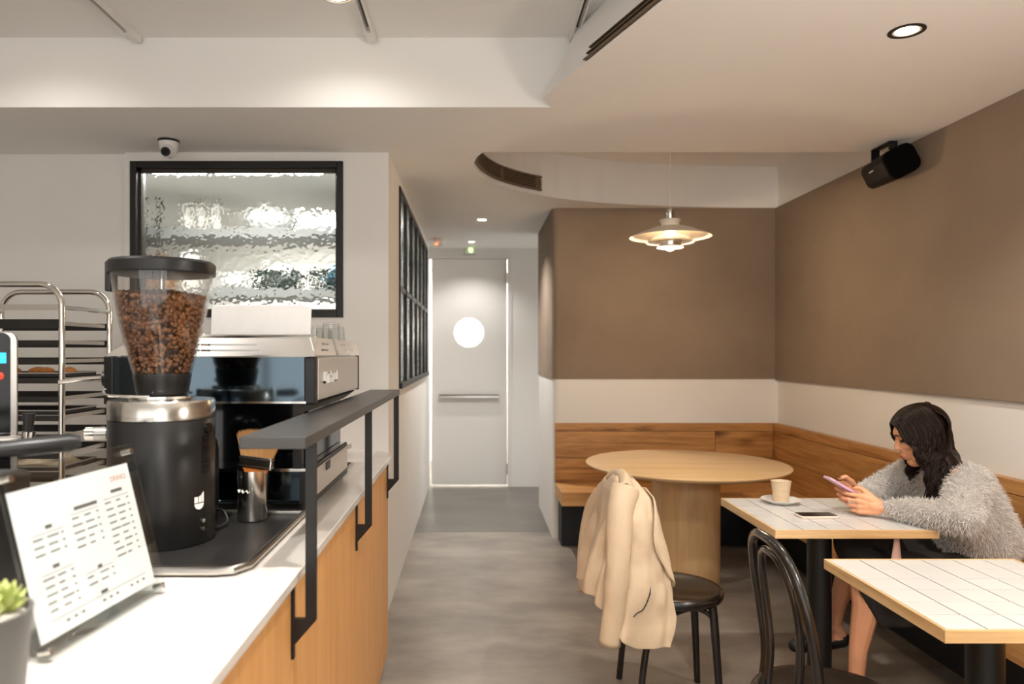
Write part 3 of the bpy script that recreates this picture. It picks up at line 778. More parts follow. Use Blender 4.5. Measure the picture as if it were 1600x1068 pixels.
# ------------------------------------------------------------------ jacket on the chair
jk = thing('leather_jacket', 'cream leather jacket draped over the back of a bentwood chair', 'jacket', (.64, 2.94, .30), world=True)
def ipol(tab, v):
    for (a, b), (c, d) in zip(tab, tab[1:]):
        if v <= c: return b+(d-b)*(v-a)/(c-a)
    return tab[-1][1]
XL = [(0, .565), (.08, .535), (.25, .515), (.5, .49), (.8, .462), (1, .45)]
XR = [(0, .645), (.08, .69), (.25, .715), (.5, .74), (.8, .772), (1, .755)]
YN = [(0, 2.85), (.08, 2.772), (.2, 2.737), (.5, 2.72), (1, 2.70)]
YF = [(0, 3.00), (.08, 3.08), (.2, 3.13), (.5, 3.16), (1, 3.17)]
def jp(v, a, out=0):
    """point on the jacket: v from collar to hem, a round the chair back"""
    xl, xr, yn, yf = ipol(XL, v), ipol(XR, v), ipol(YN, v), ipol(YF, v)
    cx, cy = (xl+xr)/2, (yn+yf)/2; ax, ay = (xr-xl)/2, (yf-yn)/2
    c, s = math.cos(a), math.sin(a)
    w = max(0, c)*max(0, -s)*2; e = .62-.34*w
    px = math.copysign(abs(c)**e, c); py = math.copysign(abs(s)**e, s)
    f = (math.sin(a*5+1.2+v*1.5)*.014+math.sin(a*9+2+v*2.2)*.016+math.sin(a*3-.6)*.010+math.sin(a*16+v*4)*.008)*min(1, v*1.5)
    x = cx+ax*px*(1+f/.15); y = cy+ay*py*(1+f/.25)
    low = .30+.13*max(0, -c)**.7+.05*max(0, s)
    if s < 0 and c < .2: low += .03*(.2-c)
    z = .907-(.907-low)*(v**.93)
    k = noise.noise(Vector((x*14, y*14, z*9)))*.014*min(1, v*3)+noise.noise(Vector((x*30, y*30, z*14)))*.005*min(1, v*3)+out
    return Vector((x+k*c, y+k*s, z+.004*math.sin(a*4)))
def jacket():
    bm = bmesh.new(); nu, nv = 140, 56; rows = []
    for j in range(nv+1):
        rows.append([bm.verts.new(jp(j/nv, 2*PI*i/nu)) for i in range(nu)])
    top = bm.verts.new((.592, 2.94, .915))
    for i in range(nu): bm.faces.new((top, rows[0][(i+1) % nu], rows[0][i]))
    for r0, r1 in zip(rows, rows[1:]):
        for i in range(nu): bm.faces.new((r0[i], r0[(i+1) % nu], r1[(i+1) % nu], r1[i]))
    return bm
o = obj('jacket_body', jacket(), 'leather', jk, True, ang=180)
m = o.modifiers.new('thick', 'SOLIDIFY'); m.thickness = .004; m.offset = -1
sub = o.modifiers.new('sub', 'SUBSURF'); sub.levels = 1; sub.render_levels = 1
def sleeve(pts, rad, seed, flat=1):
    P = smoothpath(pts, 7); n = 22; bm = bmesh.new(); rings = []
    R = [rad[0]+(rad[1]-rad[0])*i/(len(P)-1) for i in range(len(P))]
    for i, p in enumerate(P):
        t = (P[min(i+1, len(P)-1)]-P[max(i-1, 0)]).normalized(); u = Vector((1, 0, 0)); u = (u-t*u.dot(t)).normalized(); w = t.cross(u)
        ring = []
        for k in range(n):
            a = 2*PI*k/n; q = R[i]*(1+.10*noise.noise(Vector((math.cos(a)*1.3, math.sin(a)*1.3+seed, i*.33))))
            ring.append(bm.verts.new(p+u*math.cos(a)*q+w*math.sin(a)*q*flat))
        rings.append(ring)
    for x, y in zip(rings, rings[1:]):
        for k in range(n): bm.faces.new((x[k], x[(k+1) % n], y[(k+1) % n], y[k]))
    bm.faces.new(rings[0][::-1])
    return bm
for pts, rad, sd_ in (([(.585, 2.79, .885), (.556, 2.745, .80), (.545, 2.715, .66), (.53, 2.70, .50), (.512, 2.71, .315)], (.055, .040), 3), ([(.60, 3.07, .86), (.53, 3.17, .72), (.50, 3.19, .52), (.495, 3.18, .36)], (.05, .036), 8)):
    o = obj('sleeve', sleeve(pts, rad, sd_, .8), 'leather', jk, True, ang=180); m = o.modifiers.new('thick', 'SOLIDIFY'); m.thickness = .004; m.offset = -1
# lapel: a folded strip running down the seat-side front edge
def sheet(rows, th=.005):
    bm = bmesh.new(); R = [[bm.verts.new(p) for p in r] for r in rows]
    for a, b in zip(R, R[1:]):
        for i in range(len(a)-1): bm.faces.new((a[i], a[i+1], b[i+1], b[i]))
    return bm
rows = []
for k in range(25):
    v = .03+.57*k/24; q = k/24; a0 = math.radians(-26-8*q); a1 = a0-math.radians(12+34*math.sin(PI*min(1, q*1.02))**.8)
    rows.append([jp(v, a0+(a1-a0)*t_/5, .004+.012*math.sin(PI*.5*t_/5)) for t_ in range(6)])
o = obj('lapel', sheet(rows), 'leather', jk, True, ang=180); m = o.modifiers.new('thick', 'SOLIDIFY'); m.thickness = .005; m.offset = 0
obj('pocket_zip', tube(bmesh.new(), [jp(.60+.02*k, math.radians(-84-.8*k), .002) for k in range(11)], .002, 6), 'black_metal', jk, True)
obj('zip_pull', tube(bmesh.new(), [jp(.59, math.radians(-83.5), .004), jp(.64, math.radians(-85), .006)], .004, 6, flat=.5), 'chrome', jk)
cp = smoothpath([(.585, 2.80, .902), (.60, 2.86, .921), (.603, 2.94, .926), (.60, 3.02, .92), (.585, 3.07, .90)], 5)
rows = [[p+Vector((-.028, 0, -.035)), p+Vector((-.012, 0, -.002)), p+Vector((.008, 0, .0)), p+Vector((.034, 0, -.028)), p+Vector((.045, 0, -.055))] for p in cp]
o = obj('collar', sheet(rows), 'leather', jk, True, ang=180); m = o.modifiers.new('thick', 'SOLIDIFY'); m.thickness = .005; m.offset = 1

# ================================================================== BAR COUNTER
HCT, XC = .95, -.367
def bar_outline(x1, ycorner, yend, r, x0=-1.25, y0=-.4):
    arc = [(x1-r+r*math.cos(a), yend-r+r*math.sin(a)) for a in [PI/2*i/14 for i in range(15)]]
    return [(x0, y0), (x1, y0)] + arc + [(x0, yend)]
wt = tag(obj('counter_worktop', prism(bmesh.new(), bar_outline(XC, 0, 3.48, .28), HCT-.022, HCT), 'marble', smooth=True, bevel=.002), 'long white marble worktop with a rounded end on the bar', 'worktop')
seams = [-.38, .68, 1.508, 2.33]
for i, (a, b) in enumerate(zip(seams, seams[1:])):
    lab = ['oak bar cabinet under the menu stand', 'oak bar cabinet under the coffee grinder', 'oak bar cabinet under the espresso machine'][i]
    t = thing('counter_cabinet', lab, 'cabinet', (-.8, (a+b)/2, 0), 0, world=True)
    obj('carcass', B(-1.23, -.402, a+.001, b-.001, .08, HCT-.0225), 'counter_wood', t)
    obj('front_panel', B(-.40, -.38, a+.0015, b-.0015, .06, HCT-.0225), 'counter_wood', t, bevel=.0015)
    obj('plinth', B(-1.2, -.44, a+.001, b-.001, 0, .079), 'black_board', t)
t = thing('counter_cabinet', 'oak bar cabinet with the rounded outer corner at the end of the bar', 'cabinet', (-.8, 2.9, 0), 0, world=True)
obj('rounded_panel', prism(bmesh.new(), [(-1.23, 2.3315), (-.38, 2.3315)] + [(-.38-.27+.27*math.cos(x), 3.20+.27*math.sin(x)) for x in [PI/2*i/14 for i in range(15)]] + [(-1.23, 3.47)], .08, HCT-.0225), 'counter_wood', t, True)
obj('plinth', prism(bmesh.new(), [(-1.2, 2.333), (-.44, 2.333), (-.44, 3.15), (-.6, 3.4), (-1.2, 3.4)], 0, .079), 'black_board', t)
# rail in front of the machines
rl = thing('counter_rail', 'dark grey metal shelf rail on bracket posts along the bar', 'rail', (-.38, 2.3, .77), world=True)
obj('top_bar', B(-.455, -.325, 1.40, 3.18, 1.2225, 1.246), 'rail_metal', rl, bevel=.002)
for y in (1.508, 2.33, 3.166):
    poly = [(-.3795, .772), (-.3735, .772), (-.3735, .80), (-.3275, .853), (-.3275, 1.2225), (-.3495, 1.2225), (-.3495, .856), (-.3735, .856), (-.3735, .927), (-.3795, .927)]
    obj('post', prism(bmesh.new(), poly, y-.006, y+.006, 'y'), 'black_metal', rl)

# metal tray under the grinder
ty = thing('metal_tray', 'dark metal tray with raised rim under the coffee grinder', 'tray', (-.75, 1.77, HCT), world=True)
obj('mat', B(-.93, -.485, 1.50, 2.02, HCT+.001, HCT+.006), 'rubber', ty)
tray_pts = [(-.94, 2.022), (-.475, 2.022), (-.475, 1.53), (-.497, 1.49), (-.53, 1.482), (-.94, 1.482)]
obj('rim', tube(bmesh.new(), [(x, y, HCT+.011) for x, y in tray_pts], .0085, 8, closed=True), 'steel', ty, True)
fr_ = bmesh.new(); prism(fr_, [(-.93, 1.487), (-.535, 1.487), (-.50, 1.494), (-.482, 1.53), (-.93, 1.53)], HCT+.004, HCT+.010); obj('front_lip', fr_, 'steel', ty)
tag(obj('machine_mat', B(-1.10, -.485, 2.045, 2.78, HCT+.0005, HCT+.005), 'rubber'), 'black rubber mat under the espresso machine', 'mat')

# ------------------------------------------------------------------ coffee grinder
gx, gy, gz = -.755, 1.755, HCT+.0065
gr = thing('coffee_grinder', 'big black coffee grinder with a clear hopper full of beans', 'coffee grinder', (gx, gy, gz))
obj('body', lathe(bmesh.new(), [(.118, 0), (.121, .006), (.121, .292), (.119, .295), (0, .295)], 72), 'grinder_black', gr, True)
obj('steel_ring', lathe(bmesh.new(), [(.122, .296), (.122, .335), (.119, .340), (.07, .343), (.065, .341), (0, .341)], 72), 'brushed_steel', gr, True)
obj('adjuster', lathe(bmesh.new(), [(.075, .343), (.075, .349), (.05, .352), (.045, .36), (0, .36)], 40), 'chrome', gr, True)
obj('neck', lathe(bmesh.new(), [(.058, .352), (.06, .358), (.066, .395), (.066, .402), (0, .402)], 48), 'grinder_black', gr, True)
hp = [(.066, .400), (.074, .430), (.086, .478), (.098, .530), (.107, .580), (.113, .62), (.116, .648)]
g_ = hp+[(r-.0025, z) for r, z in hp[::-1]]
obj('hopper', lathe(bmesh.new(), g_+[g_[0]], 72, cap=False), 'hopper_glass', gr, True, ang=60)
obj('hopper_lid', lathe(bmesh.new(), [(.117, .640), (.122, .641), (.123, .645), (.123, .666), (.118, .672), (0, .673)], 64), 'black_plastic', gr, True)
obj('lid_tab', B(-.131, -.117, -.02, .02, .60, .672), 'black_plastic', gr, bevel=.003)
obj('feed_rod', tube(bmesh.new(), [(0, 0, .50), (0, 0, .64)], .006, 10), 'chrome', gr, True)
bb = bmesh.new(); rnd = random.Random(3)
bt = bmesh.new(); ellipsoid(bt, (0, 0, 0), (.0072, .0052, .0040), n=8)
co = np.array([v.co[:] for v in bt.verts]); fc = [[v.index for v in f.verts] for f in bt.faces]; bt.free()
V, F = [], []
def hr(z): return ipol([(b, a) for a, b in hp], z)
def put(p, M):
    k = len(V); q = co @ np.array(M.to_3x3()).T+np.array(p)
    V.extend(map(tuple, q)); F.extend([[i+k for i in f] for f in fc])
from mathutils import Euler
for k in range(2100):
    z = .405+.195*rnd.random()**.8; a = 2*PI*rnd.random(); r = hr(z)-.008-.007*rnd.random()
    if z > .585+.012*math.cos(a-2.2): continue
    put((r*math.cos(a), r*math.sin(a), z), Euler((rnd.random()*6, rnd.random()*6, rnd.random()*6)).to_matrix().to_4x4())
for k in range(320):
    a = 2*PI*rnd.random(); r = .10*math.sqrt(rnd.random())
    put((r*math.cos(a), r*math.sin(a), .588+.012*math.cos(a-2.2)*(r/.1)+.012*(1-r/.1)+rnd.random()*.004), Euler((rnd.random()*6, rnd.random()*6, rnd.random()*6)).to_matrix().to_4x4())
me = bpy.data.meshes.new('coffee_beans'); me.from_pydata(V, [], F)
o = obj('coffee_beans', me, 'bean', gr, True, ang=180); o['kind'] = 'stuff'
obj('bean_fill', lathe(bmesh.new(), [(.05, .403)]+[(r-.016, z) for r, z in hp[1:5]]+[(0, .585)], 40), 'bean_dark', gr, True)
obj('side_knob', tube(bmesh.new(), [(-.118, -.03, .26), (-.145, -.035, .26)], .0155, 20), 'steel', gr, True)
obj('side_knob', tube(bmesh.new(), [(-.145, -.035, .26), (-.165, -.038, .26)], .016, 20), 'chrome', gr, True)
lv = bmesh.new(); tube(lv, [(.0, -.07, .350), (-.05, -.085, .351), (-.085, -.088, .353), (-.097, -.086, .357), (-.10, -.084, .363), (-.096, -.083, .369)], .0035, 8)
obj('lock_lever', lv, 'chrome', gr, True)
# vents, knob, badge and switches on the side turned to the aisle
for k in range(13):
    z = .168+k*.0072; a0 = math.radians(-22); b = bmesh.new()
    for i in range(5): pass
    pts = [(.1222*math.cos(a0+math.radians(13)*i/4), .1222*math.sin(a0+math.radians(13)*i/4), z) for i in range(5)]
    obj('vent_slot', tube(b, pts, .0017, 6), 'black_gloss', gr)
a = math.radians(-12)
obj('dial', tube(bmesh.new(), [(.12*math.cos(a), .12*math.sin(a), .272), (.127*math.cos(a), .127*math.sin(a), .272)], .013, 20), 'black_gloss', gr, True)
def on_cyl(pts, r, d, z0):
    return [(r*math.cos(math.radians(d)+x/r), r*math.sin(math.radians(d)+x/r), z0+y) for x, y in pts]
def badge(parent, r, d, z0, s=1, m='ceramic'):
    b = bmesh.new()
    half = [(-.011*s, 0)]+[(-.011*s*math.cos(PI*i/10), -.011*s*math.sin(PI*i/10)) for i in range(1, 10)]+[(.011*s, 0)]
    b.faces.new([b.verts.new(p) for p in on_cyl(half, r, d, z0)])
    b.faces.new([b.verts.new(p) for p in on_cyl([(-.011*s, .002*s), (-.0035*s, .002*s), (-.0035*s, .013*s), (-.011*s, .013*s)], r, d, z0)])
    b.faces.new([b.verts.new(p) for p in on_cyl([(-.001*s, .002*s), (.0045*s, .002*s), (.0045*s, .015*s), (-.001*s, .013*s)], r, d, z0)])
    b.faces.new([b.verts.new(p) for p in on_cyl([(.006*s, .002*s), (.011*s, .002*s), (.011*s, .021*s), (.006*s, .017*s)], r, d, z0)])
    o = obj('badge', b, m, parent); q = o.modifiers.new('t', 'SOLIDIFY'); q.thickness = .001; q.offset = 0
badge(gr, .1222, -26, .098, 1.25)
for z in (.036, .055):
    a = math.radians(-20); obj('switch', tube(bmesh.new(), [(.12*math.cos(a), .12*math.sin(a), z), (.1235*math.cos(a), .1235*math.sin(a), z)], .0055, 14), 'chrome', gr, True)

# slim second machine squeezed behind
tm = thing('tamping_machine', 'slim black tamping machine with white badge behind the big grinder', 'tamper', (-.748, 1.943, HCT+.0065))
obj('body', lathe(bmesh.new(), [(.058, 0), (.06, .004), (.06, .19), (.056, .215), (.045, .235), (.02, .248), (0, .25)], 44), 'grinder_black', tm, True, ang=60)
badge(tm, .0606, -38, .135, .95)
badge_s = B(-.006, .006, -.0008, .0008, 0, .008); bmesh.ops.transform(badge_s, matrix=Matrix.Rotation(math.radians(52), 4, 'Z') @ Matrix.Translation((0, -.0606, .10)), verts=badge_s.verts)
obj('badge', badge_s, 'ceramic', tm)
for z in (.05, .07):
    a = math.radians(-35); obj('switch', tube(bmesh.new(), [(.058*math.cos(a), .058*math.sin(a), z), (.062*math.cos(a), .062*math.sin(a), z)], .005, 12), 'chrome', tm, True)
obj('power_cord', tube(bmesh.new(), smoothpath([(.058, -.02, .035), (.085, -.03, .035), (.105, -.055, .012), (.09, -.10, .006)], 6), .004, 8), 'cable', tm, True)

# ------------------------------------------------------------------ steel cup with brush
pc = thing('steel_cup', 'tall brushed steel cup on the tray beside the grinder', 'cup', (-.600, 1.962, HCT+.0065))
obj('cup_body', lathe(bmesh.new(), [(0, 0), (.036, 0), (.039, .004), (.039, .135), (.037, .135), (.0365, .006), (0, .005)], 48, cap=False), 'brushed_steel', pc, True, ang=60)
hb = []
for k in range(10):
    u = -.02+.04*k/9; hb.append((u, .004*math.sin(k*2.1)))
o = obj('logo', tube(bmesh.new(), on_cyl([(x-.012, y) for x, y in hb], .0392, -95, .082), .004, 6, flat=.25), 'ceramic', pc)
bs = thing('pastry_brush', 'wide flat brush with tan bristles standing in the steel cup', 'brush', (-.604, 1.962, HCT+.016))
BR = Matrix.Translation((0, 0, 0)) @ Matrix.Rotation(math.radians(6), 4, 'Y') @ Matrix.Rotation(math.radians(-8), 4, 'Z')
def bx(*a):
    b = B(*a); bmesh.ops.transform(b, matrix=BR, verts=b.verts); return b
hnd = prism(bmesh.new(), [(-.012, .004), (.012, .004), (.016, .09), (.034, .125), (.044, .135), (-.044, .135), (-.034, .125), (-.016, .09)], -.007, .007, 'y')
bmesh.ops.transform(hnd, matrix=BR, verts=hnd.verts); obj('handle', hnd, 'orange_wood', bs, bevel=.003)
obj('ferrule', bx(-.046, .046, -.010, .010, .130, .163), 'chrome', bs, bevel=.003)
for z in (.136, .157): obj('crimp', bx(-.0468, .0468, -.0108, .0108, z-.0012, z+.0012), 'steel', bs)
V, F = [], []; rnd = random.Random(5)
for k in range(1500):
    u = -1+2*rnd.random(); w = -1+2*rnd.random(); L0 = .068+.010*rnd.random()-.012*abs(u)**3
    p0 = Vector((u*.043, w*.008, .160)); sp_ = Vector((u*.064+rnd.gauss(0, .002)+.004, w*.016+rnd.gauss(0, .002), .160+L0))
    mid = (p0+sp_)/2+Vector((0, 0, .004)); s_ = Vector((.0009, .0005, 0)); i = len(V)
    for q in (p0-s_, p0+s_, mid+s_, mid-s_, sp_): V.append((BR @ q)[:])
    F += [[i, i+1, i+2, i+3], [i+3, i+2, i+4]]
me = bpy.data.meshes.new('bristles'); me.from_pydata(V, [], F); o = obj('bristles', me, 'bristle', bs); o['kind'] = 'stuff'
core = prism(bmesh.new(), [(-.04, .16), (.04, .16), (.047, .205), (-.043, .205)], -.005, .005, 'y'); bmesh.ops.transform(core, matrix=BR, verts=core.verts); obj('bristle_core', core, 'bristle', bs)

# ------------------------------------------------------------------ espresso machine
em = thing('espresso_machine', 'polished steel espresso machine with mirrored side and cup rail', 'espresso machine', (-.75, 2.4, HCT+.005), world=True)
y0, y1, x0, x1 = 2.03, 2.79, -1.035, -.44
z_b, z_m, z_t = HCT+.005, 1.268, 1.397
for x in (-1.0, -.50):
    for y in (2.12, 2.66): obj('foot', lathe(bmesh.new(), [(.02, 0), (.02, .018), (0, .018)], 16, (x, y, z_b)), 'black_plastic', em, True)
obj('base_box', B(x0+.02, -.478, 2.09, 2.70, z_b+.018, 1.07), 'mirror_steel', em, bevel=.003)
obj('base_trim', B(x0+.015, -.474, 2.085, 2.705, 1.066, 1.075), 'chrome', em)
obj('base_post', B(-.502, -.476, 2.082, 2.10, z_b+.018, 1.066), 'black_plastic', em)
obj('rear_frame', prism(bmesh.new(), [(2.10, .966), (2.70, .966), (2.70, 1.075), (2.10, 1.075)], -.4785, -.473, 'x'), 'black_plastic', em)
obj('rear_panel', B(-.474, -.470, 2.112, 2.690, .982, 1.062), 'satin_panel', em, bevel=.002)
obj('panel_latch', B(-.4702, -.467, 2.30, 2.36, 1.035, 1.060), 'black_plastic', em)
obj('core', B(x0+.12, -.49, 2.15, 2.66, 1.075, z_m), 'dark_glass', em)
obj('corner_leg', B(-.52, -.495, 2.08, 2.11, 1.075, z_m), 'black_plastic', em)
obj('upper_body', B(x0+.012, x1-.012, y0+.006, y1-.006, z_m, z_t), 'steel', em, bevel=.003)
obj('side_mirror', B(x0+.022, x1-.034, y0+.001, y0+.006, z_m+.004, z_t-.001), 'mirror_steel', em)
obj('mirror_trim', B(x0+.01, x1-.03, y0-.003, y0+.006, z_m-.002, z_m+.004), 'chrome', em)
obj('corner_post', B(x1-.036, x1-.004, y0-.002, y0+.034, z_m-.004, z_t), 'black_plastic', em, bevel=.004)
obj('corner_post', B(x0-.002, x0+.024, y0-.004, y0+.03, z_m-.004, z_t+.002), 'black_plastic', em, bevel=.003)
obj('rear_cover', B(x1-.012, x1-.002, y0+.036, y1-.03, z_m+.004, z_t-.003), 'satin_panel', em, bevel=.003)
obj('corner_post', B(x1-.012, x1-.001, y1-.03, y1-.004, z_m, z_t), 'black_plastic', em)
obj('rear_skirt', prism(bmesh.new(), [(x1-.004, z_m), (x1-.05, 1.236), (x1-.07, 1.236), (x1-.07, z_m)], y0+.03, y1-.08, 'y'), 'vent_dark', em)
# raised white lettering (strokes only, the letters cannot be read)
lt = bmesh.new(); yy = y0+.10
for k, sh in enumerate('LTAHATOU'):
    w_ = .020; zz = 1.318; h_ = .034; y = yy+k*.0245
    bars = {'L': ((0, .006, 0, 1), (0, 1, 0, .2)), 'T': ((.4, .6, 0, 1), (0, 1, .8, 1)), 'A': ((0, .25, 0, 1), (.75, 1, 0, 1), (0, 1, .8, 1)), 'H': ((0, .25, 0, 1), (.75, 1, 0, 1), (0, 1, .45, .65)), 'O': ((0, .25, 0, 1), (.75, 1, 0, 1), (0, 1, .8, 1), (0, 1, 0, .2)), 'U': ((0, .25, 0, 1), (.75, 1, 0, 1), (0, 1, 0, .2))}[sh]
    for a, b, c, d in bars: box(lt, x1-.003, x1+.004, y+a*w_, y+max(b, .25)*w_, zz+c*h_, zz+d*h_)
obj('raised_lettering', lt, 'ceramic', em)
# cup rail with slots round the top
def slotted(axis, a0, a1, z0, z1, base, lean, slots, th=.004):
    """plate along an axis with slots; leans inwards by lean at the top"""
    b = bmesh.new(); zs = [z0]+[v for s in slots for v in (s[2], s[3])]+[z1]
    segs = []; prev = z0
    for u0, u1, s0, s1 in slots:
        segs.append((a0, a1, prev, s0)); segs.append((a0, u0, s0, s1)); segs.append((u1, a1, s0, s1)); prev = s1
    segs.append((a0, a1, prev, z1))
    for p, q, r, s in segs:
        if q-p < 1e-6 or s-r < 1e-6: continue
        f = lambda z: base+lean*(z-z0)/(z1-z0)
        vs = []
        for z in (r, s):
            for t_ in (0, th):
                for u in (p, q):
                    vs.append(b.verts.new((u, f(z)+t_, z) if axis == 'x' else (f(z)-t_, u, z)))
        for fidx in ((0, 1, 3, 2), (4, 6, 7, 5), (0, 4, 5, 1), (2, 3, 7, 6), (0, 2, 6, 4), (1, 5, 7, 3)): b.faces.new([vs[i] for i in fidx])
    return b
obj('cup_rail', slotted('x', x0+.09, x1-.002, z_t+.002, 1.456, y0-.012, .022, [(x0+.14, x1-.16, 1.4125, 1.4175), (x0+.14, x1-.17, 1.4285, 1.4335)]), 'steel', em)
obj('rail_lip', tube(bmesh.new(), [(x0+.09, y0+.008, 1.457), (x1-.012, y0+.008, 1.457)], .004, 8), 'chrome', em, True)
obj('cup_rail', slotted('y', y0-.006, y0+.30, z_t+.004, 1.452, x1-.002, -.014, [(y0+.09, y0+.20, 1.414, 1.42), (y0+.12, y0+.23, 1.432, 1.438)]), 'satin_panel', em)
obj('cup_rail', slotted('y', y0+.36, y1+.005, z_t+.004, 1.452, x1-.002, -.014, [(y0+.48, y0+.64, 1.414, 1.42), (y0+.43, y0+.58, 1.432, 1.438)]), 'satin_panel', em)
obj('top_tray', B(x0+.03, x1-.03, y0+.03, y1-.03, z_t, z_t+.006), 'brushed_steel', em)
obj('side_cover', prism(bmesh.new(), [(x0+.0, 1.40), (x0+.09, 1.40), (x0+.09, 1.44), (x0+.05, 1.43), (x0+.015, 1.412)], y0+.005, y1-.02, 'y'), 'satin_panel', em)
# steam valve and wand on the working side
obj('steam_knob', tube(bmesh.new(), [(x0-.002, y0+.06, 1.335), (x0-.032, y0+.05, 1.335)], [.026, .022], 20), 'black_plastic', em, True)
obj('steam_lever', tube(bmesh.new(), [(x0-.03, y0+.05, 1.335), (x0-.075, y0+.02, 1.333), (x0-.13, y0, 1.325)], .006, 8), 'chrome', em, True)
obj('steam_wand', tube(bmesh.new(), smoothpath([(x0+.05, y0+.03, 1.27), (x0+.03, y0-.0, 1.22), (x0+.02, y0+.0, 1.1), (x0+.01, y0+.0, 1.03)], 5), .005, 8), 'chrome', em, True)
obj('group_head', lathe(bmesh.new(), [(.035, 1.17), (.04, 1.18), (.04, 1.268), (0, 1.268)], 24, (x0+.07, 2.26, 0)), 'chrome', em, True)
obj('group_head', lathe(bmesh.new(), [(.035, 1.17), (.04, 1.18), (.04, 1.268), (0, 1.268)], 24, (x0+.07, 2.55, 0)), 'chrome', em, True)
# things on top of the machine
cbm = prism(bmesh.new(), rrect(-.145, .145, 0, .145, .015), -.004, .004, 'y')
cb_ = obj('cutting_board', cbm, 'board_plastic', None, True, bevel=.002); cb_.location = (-.617, 2.092, z_t+.0065); cb_.rotation_euler = (math.radians(-6), 0, 0)
tag(cb_, 'white plastic board standing on edge on the espresso machine', 'board')
def glass(x, y, z, r, h, label, up=True):
    t = thing('drinking_glass', label, 'glass', (x, y, z), 0, 'glasses on the espresso machine')
    pr = [(r*.8, 0), (r, h), (r-.002, h), (r*.8-.002, .006), (0, .006)]
    if not up: pr = [(r*.8, h), (r, 0), (r-.002, 0), (r*.8-.002, h-.006), (0, h-.006)]
    obj('glass_body', lathe(bmesh.new(), [(0, 0 if up else h)]+pr, 28, cap=False), 'glass_clear', t, True, ang=50)
    obj('rim', lathe(bmesh.new(), [(r-.002, h if up else 0), (r-.001, h+.001 if up else .001), (r, h if up else 0)], 28, cap=False), 'glass_clear', t, True)
gzz = z_t+.0065
for x, y, r, h, lb in ((-.52, 2.20, .032, .085, 'upright clear glass behind the white board on the espresso machine'), (-.505, 2.30, .034, .09, 'clear glass second from the white board on the espresso machine'), (-.50, 2.42, .034, .085, 'clear glass in the middle of the espresso machine top'), (-.50, 2.54, .036, .11, 'tallest clear glass on the espresso machine'), (-.60, 2.45, .036, .10, 'clear glass in the inner row on the espresso machine'), (-.505, 2.66, .036, .10, 'clear glass at the far end of the espresso machine')):
    glass(x, y, gzz, r, h, lb, False)
t = thing('tin_can', 'shiny round tin at the near end of the espresso machine top', 'tin', (-.795, 2.10, gzz)); obj('tin_body', lathe(bmesh.new(), [(.03, 0), (.03, .05), (0, .05)], 24), 'chrome', t, True); obj('lid', lathe(bmesh.new(), [(.031, .05), (.031, .06), (0, .06)], 24), 'steel', t, True)

# ------------------------------------------------------------------ small things at the far end of the bar
for k in range(3):
    t = obj('saucer', lathe(bmesh.new(), [(0, 0), (.035, 0), (.066, .012), (.068, .014), (.04, .006), (0, .005)], 40, cap=False), 'ceramic', None, True, ang=70)
    t.location = (-.60, 3.16, HCT+.03+k*.009); tag(t, 'white saucer in the small stack at the far end of the bar', 'saucer', 'stacked saucers on the bar')
t = thing('serving_bowl', 'small white bowl under the saucers at the far end of the bar', 'bowl', (-.60, 3.16, HCT)); obj('bowl_body', lathe(bmesh.new(), [(0, 0), (.03, 0), (.034, .012), (.045, .0295), (.043, .0295), (.03, .014), (0, .01)], 36, cap=False), 'ceramic', t, True); obj('foot_ring', lathe(bmesh.new(), [(.028, -.0), (.032, 0), (.032, .004), (.028, .004)], 30, cap=False), 'ceramic', t)
t = thing('napkin_tray', 'small grey tray beside the espresso machine on the bar', 'tray', (-.555, 2.93, HCT)); obj('plate', B(-.06, .06, -.06, .06, 0, .006), 'steel', t, bevel=.002); obj('inset', B(-.05, .05, -.05, .05, .006, .008), 'tray_dark', t)
t = thing('straw_holder', 'tall wooden holder with white straws beside the espresso machine', 'holder', (-.60, 2.98, HCT))
obj('holder_body', lathe(bmesh.new(), [(.0, .0), (.026, 0), (.026, .15), (.023, .15), (.022, .01), (0, .01)], 24, cap=False), 'stick_wood', t, True)
for k in range(5):
    a = k*1.3; obj('straw', tube(bmesh.new(), [(.008*math.cos(a), .008*math.sin(a), .012), (.022*math.cos(a)+.012, .02*math.sin(a), .205+.008*k)], .0033, 8), 'paper', t, True)

# ------------------------------------------------------------------ acrylic menu stand
ms = thing('menu_stand', 'tilted clear acrylic stand with the printed drinks menu on the bar', 'menu', (-.612, 1.224, HCT))
ang_z = math.atan2(-.591+.629, 1.386-1.061)      # stand runs along the bar, slightly turned
lean = math.atan2(.072, .28)
MM = Matrix.Rotation(-ang_z, 4, 'Z') @ Matrix.Rotation(-lean, 4, 'Y')
# local plate frame: y along the stand, z up the plate, +x faces the customers
def pb(*a, m='acrylic', n='plate', bevel=0, par=None):
    b = B(*a); bmesh.ops.transform(b, matrix=MM, verts=b.verts); return obj(n, b, m, par or ms, bevel=bevel)
Wd, Ht = .165, .292
pb(.003, .0065, -Wd, Wd, .004, Ht, n='front_plate', bevel=.001)
pb(-.008, -.0045, -Wd, Wd, .004, Ht, n='back_plate', bevel=.001)
sheet_o = pb(-.001, .0004, -Wd+.006, Wd-.022, .028, Ht-.034, m='paper', n='menu_sheet')
for y in (-Wd+.012, Wd-.012):
    for z in (.016, Ht-.014):
        b = tube(bmesh.new(), [MM @ Vector((-.011, y, z)), MM @ Vector((.0095, y, z))], .0055, 14); obj('standoff_bolt', b, 'chrome', ms, True)
ft = bmesh.new(); prism(ft, [(-.008, .0), (-.095, .0), (-.095, .004), (-.012, .006), (-.05, .15), (-.054, .15)], -Wd+.01, Wd-.01, 'y')
bmesh.ops.transform(ft, matrix=Matrix.Rotation(-ang_z, 4, 'Z'), verts=ft.verts); obj('easel_leg', ft, 'acrylic', ms)
